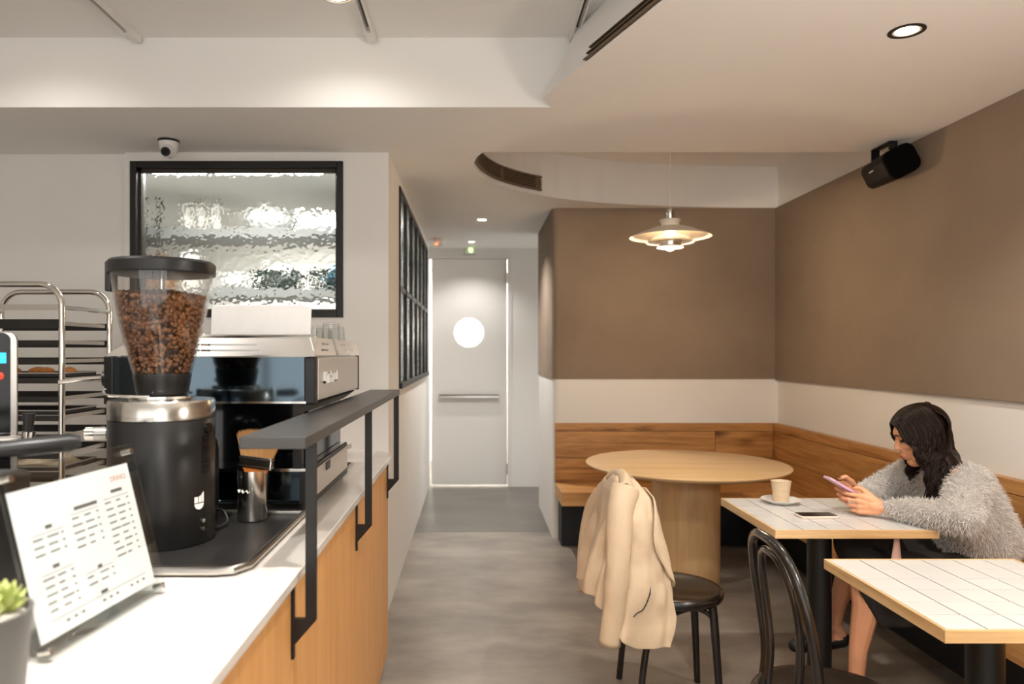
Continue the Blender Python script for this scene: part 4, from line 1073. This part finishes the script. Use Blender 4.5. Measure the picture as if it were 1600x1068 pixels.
# print: title, column headings and rows of small type too blurred to read
sw, sh = 2*Wd-.028, Ht-.062; sy0, sz0 = -Wd+.006, .028
tb = text_mesh('DRINKS', .0135, .0)
tb.transform(MM @ Matrix.Translation((.0006, sy0+sw*.80, sz0+sh*.885)) @ Matrix(((0, 0, 1, 0), (1, 0, 0, 0), (0, 1, 0, 0), (0, 0, 0, 1))))
obj('title', tb, 'print_orange', sheet_o)
ink = bmesh.new(); rnd = random.Random(11)
def dash(u, v, w, h=.0026):
    box(ink, .00042, .0006, sy0+u*sw, sy0+(u+w)*sw, sz0+v*sh, sz0+v*sh+h)
for hx, hv, w in ((.20, .70, .05), (.44, .76, .20), (.78, .80, .11), (.19, .43, .05), (.52, .30, .04), (.50, .115, .06)): dash(hx, hv, w, .0058)
for col, top, n in ((.09, .64, 3), (.40, .70, 5), (.70, .73, 9), (.10, .37, 5), (.42, .26, 2)):
    dash(col, top+.035, .24, .0008)
    for k in range(n):
        v = top-.052*k
        dash(col+.01*rnd.random(), v, .05+.04*rnd.random()); dash(col+.11, v, .04+.05*rnd.random()); dash(col+.215, v, .02)
dash(.1, .105, .83, .0009)
for u in (.2, .26, .32, .5, .56, .62, .76, .82, .88): dash(u, .06, .025, .0035)
bmesh.ops.transform(ink, matrix=MM, verts=ink.verts); obj('print', ink, 'print_ink', sheet_o)

# ------------------------------------------------------------------ succulent in a pot
sp2 = thing('potted_succulent', 'pale green succulent in a grey pot beside the menu stand', 'plant', (-.598, .86, HCT))
obj('pot', lathe(bmesh.new(), [(0, 0), (.048, 0), (.052, .005), (.064, .145), (.065, .15), (.060, .15), (.056, .135), (0, .135)], 44, cap=False), 'pot_grey', sp2, True, ang=50)
obj('gravel', lathe(bmesh.new(), [(0, .142), (.058, .14)], 30, cap=False), 'soil', sp2)
lf = bmesh.new()
for (px, py, sc2) in ((.012, -.02, 1), (-.028, .018, .85), (.022, .03, .7)):
    for k in range(16):
        a = k*2.4; e = .25+.95*(k/16); ln = (.040-.014*k/16)*sc2
        base = Vector((px, py, .142+.012*(k/16))); d = Vector((math.cos(a)*math.cos(e), math.sin(a)*math.cos(e), math.sin(e)))
        tube(lf, [base, base+d*ln*.35, base+d*ln*.75+Vector((0, 0, .004)), base+d*ln+Vector((0, 0, .009))], [.004, .0085*sc2, .008*sc2, .0012], 8, flat=.5)
obj('leaves', lf, 'leaf', sp2, True, ang=70)

# ------------------------------------------------------------------ water boiler, knock box + portafilter, rack
wb_ = thing('water_boiler', 'black and steel countertop water boiler with a blue display and tap', 'water boiler', (-1.112, 1.54, HCT+.001), math.radians(33))
obj('cabinet', prism(bmesh.new(), rrect(-.11, .12, 0, .505, .02), -.0, .2, 'y'), 'steel', wb_, True, bevel=.003)
obj('front_panel', prism(bmesh.new(), rrect(-.108, .106, .09, .502, .016), -.006, -.0005, 'y'), 'black_gloss', wb_, True)
obj('display', B(.055, .098, -.008, -.006, .435, .458), 'cyan_screen', wb_)
b = bmesh.new(); ellipsoid(b, (.088, -.007, .407), (.006, .003, .008)); obj('button', b, 'red_button', wb_, True)
obj('tap_pipe', tube(bmesh.new(), smoothpath([(.03, -.006, .27), (.05, -.03, .273), (.10, -.035, .273), (.125, -.035, .272)], 4), .006, 10), 'chrome', wb_, True)
obj('spout', tube(bmesh.new(), [(.14, -.035, .285), (.138, -.035, .265), (.134, -.036, .235)], [.014, .010, .006], 12), 'chrome', wb_, True)
obj('tap_handle', tube(bmesh.new(), [(.138, -.035, .285), (.140, -.035, .325)], [.009, .013], 12), 'black_plastic', wb_, True)
kb = thing('accessory_box', 'black bar accessory box standing behind the menu stand', 'box', (-.88, 1.16, HCT))
obj('box_body', B(-.13, .10, -.10, .12, 0, .255), 'black_plastic', kb, bevel=.01)
obj('top_bar', tube(bmesh.new(), [(-.12, 0, .265), (.09, 0, .265)], .012, 14), 'rubber', kb, True)
pf = thing('portafilter', 'steel portafilter with black handle lying on the accessory box', 'portafilter', (-.86, 1.16, HCT+.278))
obj('basket', lathe(bmesh.new(), [(0, -.001), (.022, 0), (.032, .006), (.035, .028), (.033, .03), (.03, .01), (0, .008)], 28, cap=False), 'chrome', pf, True)
obj('handle', tube(bmesh.new(), [(.03, .01, .018), (.06, .03, .02), (.10, .055, .022), (.16, .09, .026), (.175, .1, .027)], [.009, .012, .015, .016, .01], 12), 'black_plastic', pf, True)

rk = thing('baking_rack', 'tall steel baking rack with dark slats behind the bar', 'rack', (-1.93, 3.15, 0), world=True)
xa, xb_, ya, yb, zt = -2.18, -1.682, 2.955, 3.34, 1.688
for y in (ya, yb):
    pts = [(xa, y, .06), (xa, y, zt-.09)]+[(xa+.09-.09*math.cos(a), y, zt-.09+.09*math.sin(a)) for a in [PI/2*i/6 for i in range(1, 7)]]
    pts += [(xb_-.09+.09*math.sin(a), y, zt-.09+.09*math.cos(a)) for a in [PI/2*i/6 for i in range(0, 7)]]+[(xb_, y, .06)]
    obj('end_frame', tube(bmesh.new(), pts, .0125, 10), 'chrome', rk, True, ang=60)
for x in (xa, xb_): obj('top_rail', tube(bmesh.new(), [(x, ya, 1.595), (x, yb, 1.595)], .009, 8), 'chrome', rk, True)
obj('top_rail', B(xa, xb_, ya+.015, ya+.02, 1.583, 1.607), 'steel', rk)
for x in (xa, xb_):
    for y in (ya, yb): obj('caster', lathe(bmesh.new(), [(0, 0), (.02, .004), (.028, .03), (.02, .056), (.01, .06), (0, .06)], 14, (x, y, 0)), 'black_plastic', rk, True)
for k in range(16):
    z = 1.525-k*.0775
    obj('slat', B(xa+.012, xb_-.012, yb-.004, yb+.004, z-.016, z+.016), 'tray_dark', rk)
    if k < 14: obj('slat', B(xa+.012, xb_-.012, ya-.003, ya+.003, z-.018, z+.020) if k == 0 else B(xa+.012, xb_-.012, ya+.018, ya+.024, z-.011, z+.012), 'tray_dark', rk)
    for x in (xa+.014, xb_-.02): obj('runner', B(x, x+.006, ya+.012, yb-.012, z-.004, z+.012), 'steel', rk)
def tray(z, load):
    t = thing('baking_tray', {'bread': 'dark baking tray with brown pastries in the steel rack', 'cloth': 'dark baking tray with a linen cloth in the steel rack', '': 'empty dark baking tray in the steel rack'}[load], 'tray', (-1.93, 3.14, z), 0)
    b = bmesh.new(); w, d = .218, .14; box(b, -w, w, -d, d, 0, .003); box(b, -w, w, -d, -d+.003, 0, .018); box(b, -w, w, d-.003, d, 0, .018); box(b, -w, -w+.003, -d, d, 0, .018); box(b, w-.003, w, -d, d, 0, .018)
    obj('pan', b, 'tray_dark', t); obj('rim', tube(bmesh.new(), [(-w, -d, .018), (w, -d, .018), (w, d, .018), (-w, d, .018)], .003, 6, closed=True), 'steel', t)
zz = [1.525-k*.0775+.0125 for k in range(16)]
tray(zz[3], 'bread'); tray(zz[5], ''); tray(zz[8], 'cloth')
for k in range(6):
    b = bmesh.new(); ellipsoid(b, (0, 0, .018), (.04, .028, .02), Matrix.Rotation(.4+k, 4, 'Z'), 14)
    o = obj('pastry', b, 'bread', None, True); o.location = (-2.08+.075*k*.9, 3.06+.06*(k % 2), zz[3]+.004); tag(o, 'small brown baked pastry on the tray in the steel rack', 'pastry', 'pastries on the rack tray')
def cloth_heap():
    bm = bmesh.new(); n = 34; R = []
    for i in range(n+1):
        r = []
        for j in range(n+1):
            u, v = i/n*2-1, j/n*2-1; x, y = u*.19, v*.11
            h = max(0, 1-u*u)*max(0, 1-v*v); z = .006+h**.5*.055*(1+.5*math.sin(u*9+v*3))+.008*noise.noise(Vector((u*5, v*5, 2)))*h
            r.append(bm.verts.new((x, y, max(.004, z))))
        R.append(r)
    for i in range(n):
        for j in range(n): bm.faces.new((R[i][j], R[i+1][j], R[i+1][j+1], R[i][j+1]))
    return bm
o = obj('linen_cloth', cloth_heap(), 'linen', None, True, ang=180); o.location = (-1.93, 3.14, zz[8]); tag(o, 'crumpled beige linen cloth on the tray in the steel rack', 'cloth')

# ================================================================== PERSON READING A PHONE
pr = thing('person', 'person in a fuzzy grey sweater and dark skirt looking at a phone', 'person', (2.05, 2.95, .43), world=True)
HEAD = Vector((1.820, 2.95, 1.072))
fw = Vector((-.90, .24, -.34)).normalized(); upv = Vector((0, 0, 1)); upv = (upv-fw*upv.dot(fw)).normalized(); sd3 = fw.cross(upv).normalized()
HM = Matrix((fw, sd3, upv)).transposed().to_4x4()            # head frame: x forward, y her right, z up
def hp3(x, y, z): return HEAD+fw*x+sd3*y+upv*z
hips = {-1: Vector((2.05, 2.87, .515)), 1: Vector((2.05, 3.03, .515))}
knee = {-1: Vector((1.535, 2.85, .56)), 1: Vector((1.545, 2.965, .625))}
ankle = {-1: Vector((1.505, 2.845, .115)), 1: Vector((1.525, 3.06, .262))}
sh = {-1: Vector((1.905, 2.80, .905)), 1: Vector((1.885, 3.10, .905))}
el = {-1: Vector((1.765, 2.635, .792)), 1: Vector((1.815, 3.215, .795))}
wr_ = {-1: Vector((1.640, 2.865, .792)), 1: Vector((1.640, 3.055, .812))}
PH = Vector((1.508, 2.962, .862)); pax = Vector((.86, 0, -.51)); pnm = Vector((.51, 0, .86))
nails = []
def hand(bm, W_, d, s, curl, lens=1, thumb=None, spread=.0):
    """W_ wrist, d towards the knuckles, s towards the thumb side; fingers curl to the palm side"""
    d = d.normalized(); s = (s-d*s.dot(d)).normalized(); n = curl[0]          # n: direction of the palm
    n = (n-d*n.dot(d)-s*n.dot(s)).normalized()
    capsule(bm, W_, W_+d*.03, .024, .022)
    kn = []
    for k, o_ in enumerate((.032, .0105, -.0105, -.031)):
        q = W_+d*(.085-.006*abs(k-1))+s*o_+n*(.003*k)
        capsule(bm, W_+d*.012+s*o_*.55, q, .0165, .0115); kn.append(q)
    ellipsoid(bm, W_+d*.045+n*.006, (.03, .03, .018), Matrix((d, s, n)).transposed().to_4x4())
    for k, (q, L0) in enumerate(zip(kn, (.068, .076, .070, .056))):
        L0 *= lens; dirn = d.copy(); p = q; angs = curl[1][k]
        for seg, (f, r1, r2) in enumerate(((.46, .0086, .0080), (.30, .0080, .0073), (.24, .0073, .0062))):
            rot = Matrix.Rotation(math.radians(angs[seg]), 3, d.cross(n))
            dirn = (rot @ dirn).normalized(); e = p+dirn*L0*f+s*spread*(1.5-k)*L0*f
            capsule(bm, p, e, r1, r2, 10); p = e
        nails.append((p, dirn, n))
    a, b, c = thumb
    capsule(bm, W_+d*.018+s*.018, a, .0155, .0125); capsule(bm, a, b, .0115, .0098); capsule(bm, b, c, .0098, .0075)
    return c, (c-b).normalized()
body = bmesh.new()
# head and face
ellipsoid(body, hp3(-.012, 0, .022), (.098, .074, .092), HM, 28)
ellipsoid(body, hp3(.022, 0, -.035), (.068, .060, .078), HM, 24)
ellipsoid(body, hp3(.048, 0, -.092), (.034, .034, .026), HM, 18)       # chin
capsule(body, hp3(.048, .03, -.075), hp3(-.03, .055, -.035), .022, .02); capsule(body, hp3(.048, -.03, -.075), hp3(-.03, -.055, -.035), .022, .02)
ellipsoid(body, hp3(.070, 0, .030), (.018, .05, .024), HM, 16)         # brow
capsule(body, hp3(.084, 0, .010), hp3(.099, 0, -.024), .007, .0095)    # nose
capsule(body, hp3(.088, .009, -.027), hp3(.088, -.009, -.027), .007, .007)
for s in (-1, 1):
    ellipsoid(body, hp3(.062, s*.034, -.018), (.024, .024, .022), HM, 14)
    ellipsoid(body, hp3(-.012, s*.073, -.012), (.017, .009, .030), HM, 14)
capsule(body, hp3(.086, .016, -.058), hp3(.086, -.016, -.058), .008, .008); capsule(body, hp3(.083, .013, -.068), hp3(.083, -.013, -.068), .0085, .0085)
# neck, trunk
nb = Vector((1.925, 2.95, .925))
capsule(body, hp3(-.03, 0, -.06), nb, .054, .058)
capsule(body, nb, (1.97, 2.95, .83), .075, .12); capsule(body, (1.97, 2.95, .83), (2.04, 2.95, .66), .12, .115); capsule(body, (2.04, 2.95, .66), (2.07, 2.95, .53), .12, .095)
for s in (-1, 1):
    capsule(body, (1.95, 2.95+s*.05, .90), sh[s], .06, .055)
    capsule(body, sh[s], el[s], .046, .038); capsule(body, el[s], wr_[s], .036, .025)
    capsule(body, hips[s], knee[s], .085, .055)
    kn_, an = knee[s], ankle[s]; calf = kn_.lerp(an, .33)+Vector((.022, 0, 0))
    capsule(body, kn_, calf, .053, .052); capsule(body, calf, kn_.lerp(an, .72), .052, .034); capsule(body, kn_.lerp(an, .72), an, .034, .029)
# feet: left one flat on the floor, right one hanging
ft_dir = {-1: Vector((-.98, -.1, 0)), 1: Vector((-.97, .0, -.22)).normalized()}
for s in (-1, 1):
    an = ankle[s]; d = ft_dir[s]; dn = Vector((0, 0, -1))
    if s < 0: heel = Vector((an.x+.025, an.y, .034)); toe = heel+d*.20; toe.z = .026
    else: heel = an+Vector((.03, 0, -.058)); toe = heel+d*.19+Vector((0, 0, .008))
    capsule(body, an, heel, .029, .03); capsule(body, heel, heel.lerp(toe, .65)+Vector((0, 0, .004)), .029, .030); capsule(body, heel.lerp(toe, .65), toe, .030, .02)
    capsule(body, an+Vector((-.012, 0, -.01)), heel.lerp(toe, .5)+Vector((0, 0, .018)), .028, .024)
    if s < 0: heelL, toeL = heel, toe
    else: heelR, toeR = heel, toe
# hands on the phone
lt_tip = hand(body, wr_[-1]+Vector((-.02, .008, .002)), Vector((-.90, .36, .10)), Vector((.15, .05, 1)), (Vector((.15, 1, .1)), [(6, 26, 26), (14, 34, 30), (22, 42, 34), (30, 46, 36)]), 1.0,
              (Vector((1.588, 2.898, .838)), Vector((1.562, 2.915, .862)), Vector((1.540, 2.932, .862))))
rt_tip = hand(body, wr_[1]+Vector((-.02, -.006, .004)), Vector((-.90, -.16, .16)), Vector((.25, -.1, 1)), (Vector((-.1, -1, .0)), [(8, 46, 40), (24, 52, 40), (30, 54, 40), (36, 54, 38)]), 1.05,
              (Vector((1.582, 3.025, .868)), Vector((1.548, 3.01, .892)), Vector((1.515, 2.995, .888))))
bo = obj('body', remeshed(body, .0031, 4), 'skin', pr, True, ang=180)
# facial details
for s in (-1, 1):
    b = bmesh.new(); ellipsoid(b, hp3(.078, s*.030, .003), (.008, .013, .006), HM); obj('eye', b, 'eye', pr, True)
    obj('eyebrow', tube(bmesh.new(), [hp3(.094, s*.014, .026), hp3(.092, s*.030, .032), hp3(.080, s*.046, .027)], [.0025, .003, .0015], 6), 'hair', pr, True)
obj('lips', tube(bmesh.new(), [hp3(.084, -.021, -.063), hp3(.092, -.010, -.0615), hp3(.094, 0, -.063), hp3(.092, .010, -.0615), hp3(.084, .021, -.063)], [.003, .0065, .007, .0065, .003], 10), 'lip', pr, True)
for tip, dr in (lt_tip, rt_tip):
    b = bmesh.new(); ellipsoid(b, tip+dr*.001+Vector((.0, -.003, .0058)), (.007, .0055, .003), n=10); obj('nail', b, 'nail', pr, True)
# sweater
sw_ = bmesh.new()
capsule(sw_, nb+Vector((.005, 0, -.035)), (1.985, 2.95, .83), .085, .135); capsule(sw_, (1.985, 2.95, .83), (2.045, 2.95, .68), .14, .15); capsule(sw_, (2.045, 2.95, .68), (2.045, 2.95, .63), .155, .15)
for s in (-1, 1):
    capsule(sw_, (1.96, 2.95+s*.06, .885), sh[s]+Vector((.01, 0, -.01)), .08, .075)
    capsule(sw_, (2.03, 2.95+s*.09, .66), (1.97, 2.95+s*.08, .82), .115, .11)
    capsule(sw_, sh[s]+Vector((.01, 0, -.01)), el[s]+Vector((.012, 0, .018)), .075, .062); capsule(sw_, el[s]+Vector((.005, 0, .015)), wr_[s].lerp(el[s], .02)+Vector((0, 0, .003)), .058, .036)
    capsule(sw_, sh[s].lerp(el[s], .6), (1.98, 2.95+s*.12, .70), .06, .07)
sme = remeshed(sw_, .012, 6)
for v in sme.vertices:
    k = noise.noise(v.co*11)*.010+noise.noise(v.co*26)*.004
    v.co += v.normal*k
so = obj('sweater', sme, 'sweater', pr, True, ang=180)
# fluffy pile as fine blades
sme.calc_loop_triangles(); rnd = np.random.default_rng(4)
vc = np.array([v.co[:] for v in sme.vertices]); vn = np.array([v.normal[:] for v in sme.vertices])
tr_ = np.array([t_.vertices[:] for t_ in sme.loop_triangles])
ar = np.linalg.norm(np.cross(vc[tr_[:, 1]]-vc[tr_[:, 0]], vc[tr_[:, 2]]-vc[tr_[:, 0]]), axis=1); NF = 26000
pk = rnd.choice(len(tr_), NF, p=ar/ar.sum()); u = rnd.random((NF, 2)); fl = u.sum(1) > 1; u[fl] = 1-u[fl]
pp = vc[tr_[pk, 0]]*(1-u.sum(1))[:, None]+vc[tr_[pk, 1]]*u[:, :1]+vc[tr_[pk, 2]]*u[:, 1:]
nn = vn[tr_[pk]].mean(1); nn /= np.linalg.norm(nn, axis=1)[:, None]
dd_ = nn*.75+rnd.normal(0, .42, (NF, 3))+np.array([.05, 0, -.35]); dd_ /= np.linalg.norm(dd_, axis=1)[:, None]
ln = (.012+.014*rnd.random(NF))[:, None]; sdv = np.cross(dd_, rnd.normal(0, 1, (NF, 3))); sdv /= np.linalg.norm(sdv, axis=1)[:, None]; sdv *= .0009
p1 = pp+dd_*ln*.55; p2 = pp+dd_*ln+np.array([0, 0, -.0035])
VV = np.stack([pp-sdv, pp+sdv, p1+sdv*.8, p1-sdv*.8, p2], 1).reshape(-1, 3); ii = np.arange(NF)*5
FF = [[i, i+1, i+2, i+3] for i in ii.tolist()]+[[i+3, i+2, i+4] for i in ii.tolist()]
me = bpy.data.meshes.new('sweater_pile'); me.from_pydata(VV.tolist(), [], FF)
OFFS = OFF.pop(pr.name); fo = obj('sweater_pile', me, 'sweater_fur', so); OFF[pr.name] = OFFS; fo['kind'] = 'stuff'
# skirt
sk = bmesh.new()
capsule(sk, (2.07, 2.88, .525), (2.07, 3.02, .525), .10, .10); capsule(sk, (2.06, 2.95, .60), (2.07, 2.95, .53), .13, .11)
for s in (-1, 1):
    capsule(sk, hips[s], knee[s].lerp(hips[s], .04), .098, .07)
capsule(sk, knee[-1], knee[1], .068, .068); capsule(sk, (1.80, 2.86, .54), (1.80, 3.02, .55), .085, .08)
capsule(sk, knee[-1]+Vector((.03, .0, -.0)), (1.665, 2.855, .44), .060, .030)
capsule(sk, (1.665, 2.855, .45), (1.73, 2.86, .345), .030, .022); capsule(sk, (1.73, 2.86, .345), (1.80, 2.93, .33), .024, .022)
for k in range(13):
    q = k/12; capsule(sk, (1.475+.37*q, 2.80, .545), (1.585+.27*q, 2.80+.008*math.sin(k*1.3), .345+.01*q), .018, .011)
for y in (2.84, 2.88, 2.94, 3.0):
    capsule(sk, (1.70, y, .50), (1.75, y, .36), .05, .024); capsule(sk, (1.80, y, .47), (1.83, y, .35), .055, .026)
obj('skirt', remeshed(sk, .010, 7), 'skirt', pr, True, ang=180)
# shoes: black flats, open on the instep
for h_, t_, s in ((heelL, toeL, -1), (heelR, toeR, 1)):
    b = bmesh.new()
    capsule(b, h_+Vector((0, 0, -.006)), h_.lerp(t_, .5)+Vector((0, 0, -.010)), .033, .028); capsule(b, h_.lerp(t_, .5)+Vector((0, 0, -.010)), t_+Vector((-.008, 0, -.002)), .031, .024)
    capsule(b, h_.lerp(t_, .78), t_+Vector((-.01, 0, 0)), .0335, .025)
    ax = (t_-h_).normalized()
    shoe = remeshed(b, .005, 3)
    bm2 = bmesh.new(); bm2.from_mesh(shoe)
    rm = []
    for f in bm2.faces:
        c = f.calc_center_median(); q = (c-h_).dot(ax)/(t_-h_).length; lz = c.z-(h_.z+(t_.z-h_.z)*q)
        if .02 < q < .72 and lz > .004: rm.append(f)
    bmesh.ops.delete(bm2, geom=rm, context='FACES'); 
    if s < 0:
        for v in bm2.verts: v.co.z = max(v.co.z, .0015)
    o = obj('shoe', bm2, 'shoe', pr, True, ang=180); q = o.modifiers.new('t', 'SOLIDIFY'); q.thickness = .003; q.offset = 1
# hair: scalp cap and wavy strands
cap = bmesh.new(); ellipsoid(cap, hp3(-.020, 0, .030), (.104, .083, .096), HM, 30)
rm = []
for f in cap.faces:
    c = f.calc_center_median()-HEAD; x, y, z = c.dot(fw), c.dot(sd3), c.dot(upv)
    if x > .045 and z < .062: rm.append(f)
    elif x > -.0 and z < -.0: rm.append(f)
bmesh.ops.delete(cap, geom=rm, context='FACES')
hb_ = bmesh.new(); rr_ = random.Random(21)
NS = 1900
def lerp(a, b, t): return a+(b-a)*t
for k in range(NS):
    side = -1 if rr_.random() < .62 else 1
    clump = int(30*rr_.random()**.8); cr = random.Random(clump*7+(3 if side > 0 else 0))
    f = min(1, max(0, (clump+.5+rr_.gauss(0, .55))/30))               # 0 brow .. 1 nape
    j1, j2 = rr_.gauss(0, 1), rr_.gauss(0, 1)
    def scalp(x, y, g=0):
        return hp3(x, y, .024+(.102+g)*math.sqrt(max(.02, 1-((x+.014)/.116)**2-(y/.094)**2)))
    root = scalp(.082-.165*f, side*.004+.014+j1*.004); s1 = scalp(.080-.172*f, side*(.050+.012*f)+.004, .003+.002*j2)
    s2 = hp3(.080-.182*f, side*(.074+.012*math.sin(f*PI))+side*abs(j1)*.004, .016+j2*.002)
    if f > .8: q = max(0, 1-(f-.8)*5); s1 = scalp(-.072, side*(.012+.05*q), .003); s2 = hp3(-.108-.006*rr_.random()+.02*q, side*(.01+.075*q), .028)
    if side < 0:
        if f < .68:
            q = f/.68
            m1 = Vector((lerp(1.752, 1.84, q), 2.868-.006*j1*.5, 1.015-.02*q))
            m2 = Vector((lerp(1.785, 1.875, q), 2.850+.012*q, .935))
            e = Vector((lerp(1.795, 1.885, q)+.012*cr.gauss(0, 1), 2.815+.03*cr.random(), .80+.06*cr.random()+.02*q))
        else:
            q = (f-.68)/.32
            m1 = Vector((lerp(1.85, 1.955, q), 2.868+.07*q, .99)); m2 = Vector((lerp(1.88, 1.98, q), 2.862+.08*q, .93))
            e = Vector((lerp(1.885, 1.985, q)+.008*cr.gauss(0, 1), 2.835+.11*q, .855+.035*cr.random()+.035*q))
    else:
        m1 = Vector((lerp(1.80, 1.95, f), 3.035-.05*f, .99)); m2 = Vector((lerp(1.83, 1.965, f), 3.04-.06*f, .93)); e = Vector((lerp(1.84, 1.98, f), 3.05-.06*f, .86+.05*cr.random()))
    jit = Vector((rr_.gauss(0, .005), rr_.gauss(0, .004), rr_.gauss(0, .006)))
    path_ = smoothpath([root, s1, s2, m1+jit*.6, m2+jit, e+jit*1.6], 5)
    phi = cr.random()*6.28; amp = .009+.008*cr.random(); freq = 15+5*cr.random(); n_ = len(path_); pts = []
    for i, p in enumerate(path_):
        h = max(0, (i-9)/(n_-10)); g = h*freq
        pts.append(p+Vector((math.sin(g+phi)*amp, math.cos(g+phi)*amp*.8, 0))*min(1, h*2))
    r0 = .0019+.0012*rr_.random()
    tube(hb_, pts, [r0*(1 if i < n_*.75 else 1-.8*(i-n_*.75)/(n_*.25)) for i in range(n_)], 4)
vol = bmesh.new()
ellipsoid(vol, hp3(-.032, 0, .018), (.080, .080, .090), HM, 24)
capsule(vol, hp3(-.045, 0, -.01), (1.90, 2.94, .95), .068, .048); capsule(vol, (1.895, 2.90, .96), (1.885, 2.868, .88), .05, .03)
capsule(vol, hp3(-.01, -.055, .0), (1.825, 2.872, .94), .032, .030); capsule(vol, (1.825, 2.872, .94), (1.845, 2.845, .85), .028, .018)
capsule(vol, (1.92, 2.93, .985), (1.945, 2.90, .915), .042, .034); capsule(vol, hp3(-.01, .055, .0), (1.85, 3.03, .94), .03, .028)
ho = obj('hair', hb_, 'hair', pr, True, ang=180)
obj('scalp_hair', cap, 'hair', ho, True, ang=180)
obj('hair_mass', remeshed(vol, .008, 6), 'hair', ho, True, ang=180)
# phone in hand
hp_ = thing('smartphone', 'phone in a lilac case held in both hands by the person', 'phone', PH)
q = Matrix((pax, Vector((0, 1, 0)), pnm)).transposed().to_4x4()
b = prism(bmesh.new(), rrect(-.072, .072, -.036, .036, .012), -.005, .005); bmesh.ops.transform(b, matrix=q, verts=b.verts); obj('case', b, 'phone_pink', hp_, True, bevel=.002)
b = prism(bmesh.new(), rrect(-.068, .068, -.032, .032, .009), .005, .0056); bmesh.ops.transform(b, matrix=q, verts=b.verts); obj('screen', b, 'screen_black', hp_)
rg = [PH+pax*.035-pnm*.016+Vector((0, -.03, 0))+(pax*math.cos(a)+pnm*math.sin(a))*.010-PH for a in [2*PI*i/16 for i in range(16)]]
obj('ring_holder', tube(bmesh.new(), rg, .0018, 6, closed=True), 'chrome', hp_, True)
# pink bag strap hanging under the table
bg = thing('handbag', 'small pink bag hanging by its strap under the tiled table', 'bag', (1.60, 2.745, .45), world=True)
obj('strap', sheet([[(1.595-.003*k, 2.742, .7095-.02*k), (1.612+.002*k, 2.742, .7095-.02*k)] for k in range(8)]), 'strap_pink', bg, True)
o = bg.children[0]; q = o.modifiers.new('t', 'SOLIDIFY'); q.thickness = .003
obj('hook', B(1.590, 1.618, 2.735, 2.750, .7085, .7175), 'steel', bg)
obj('bag_body', B(1.555, 1.645, 2.715, 2.765, .46, .572), 'bag_pink', bg, bevel=.012)
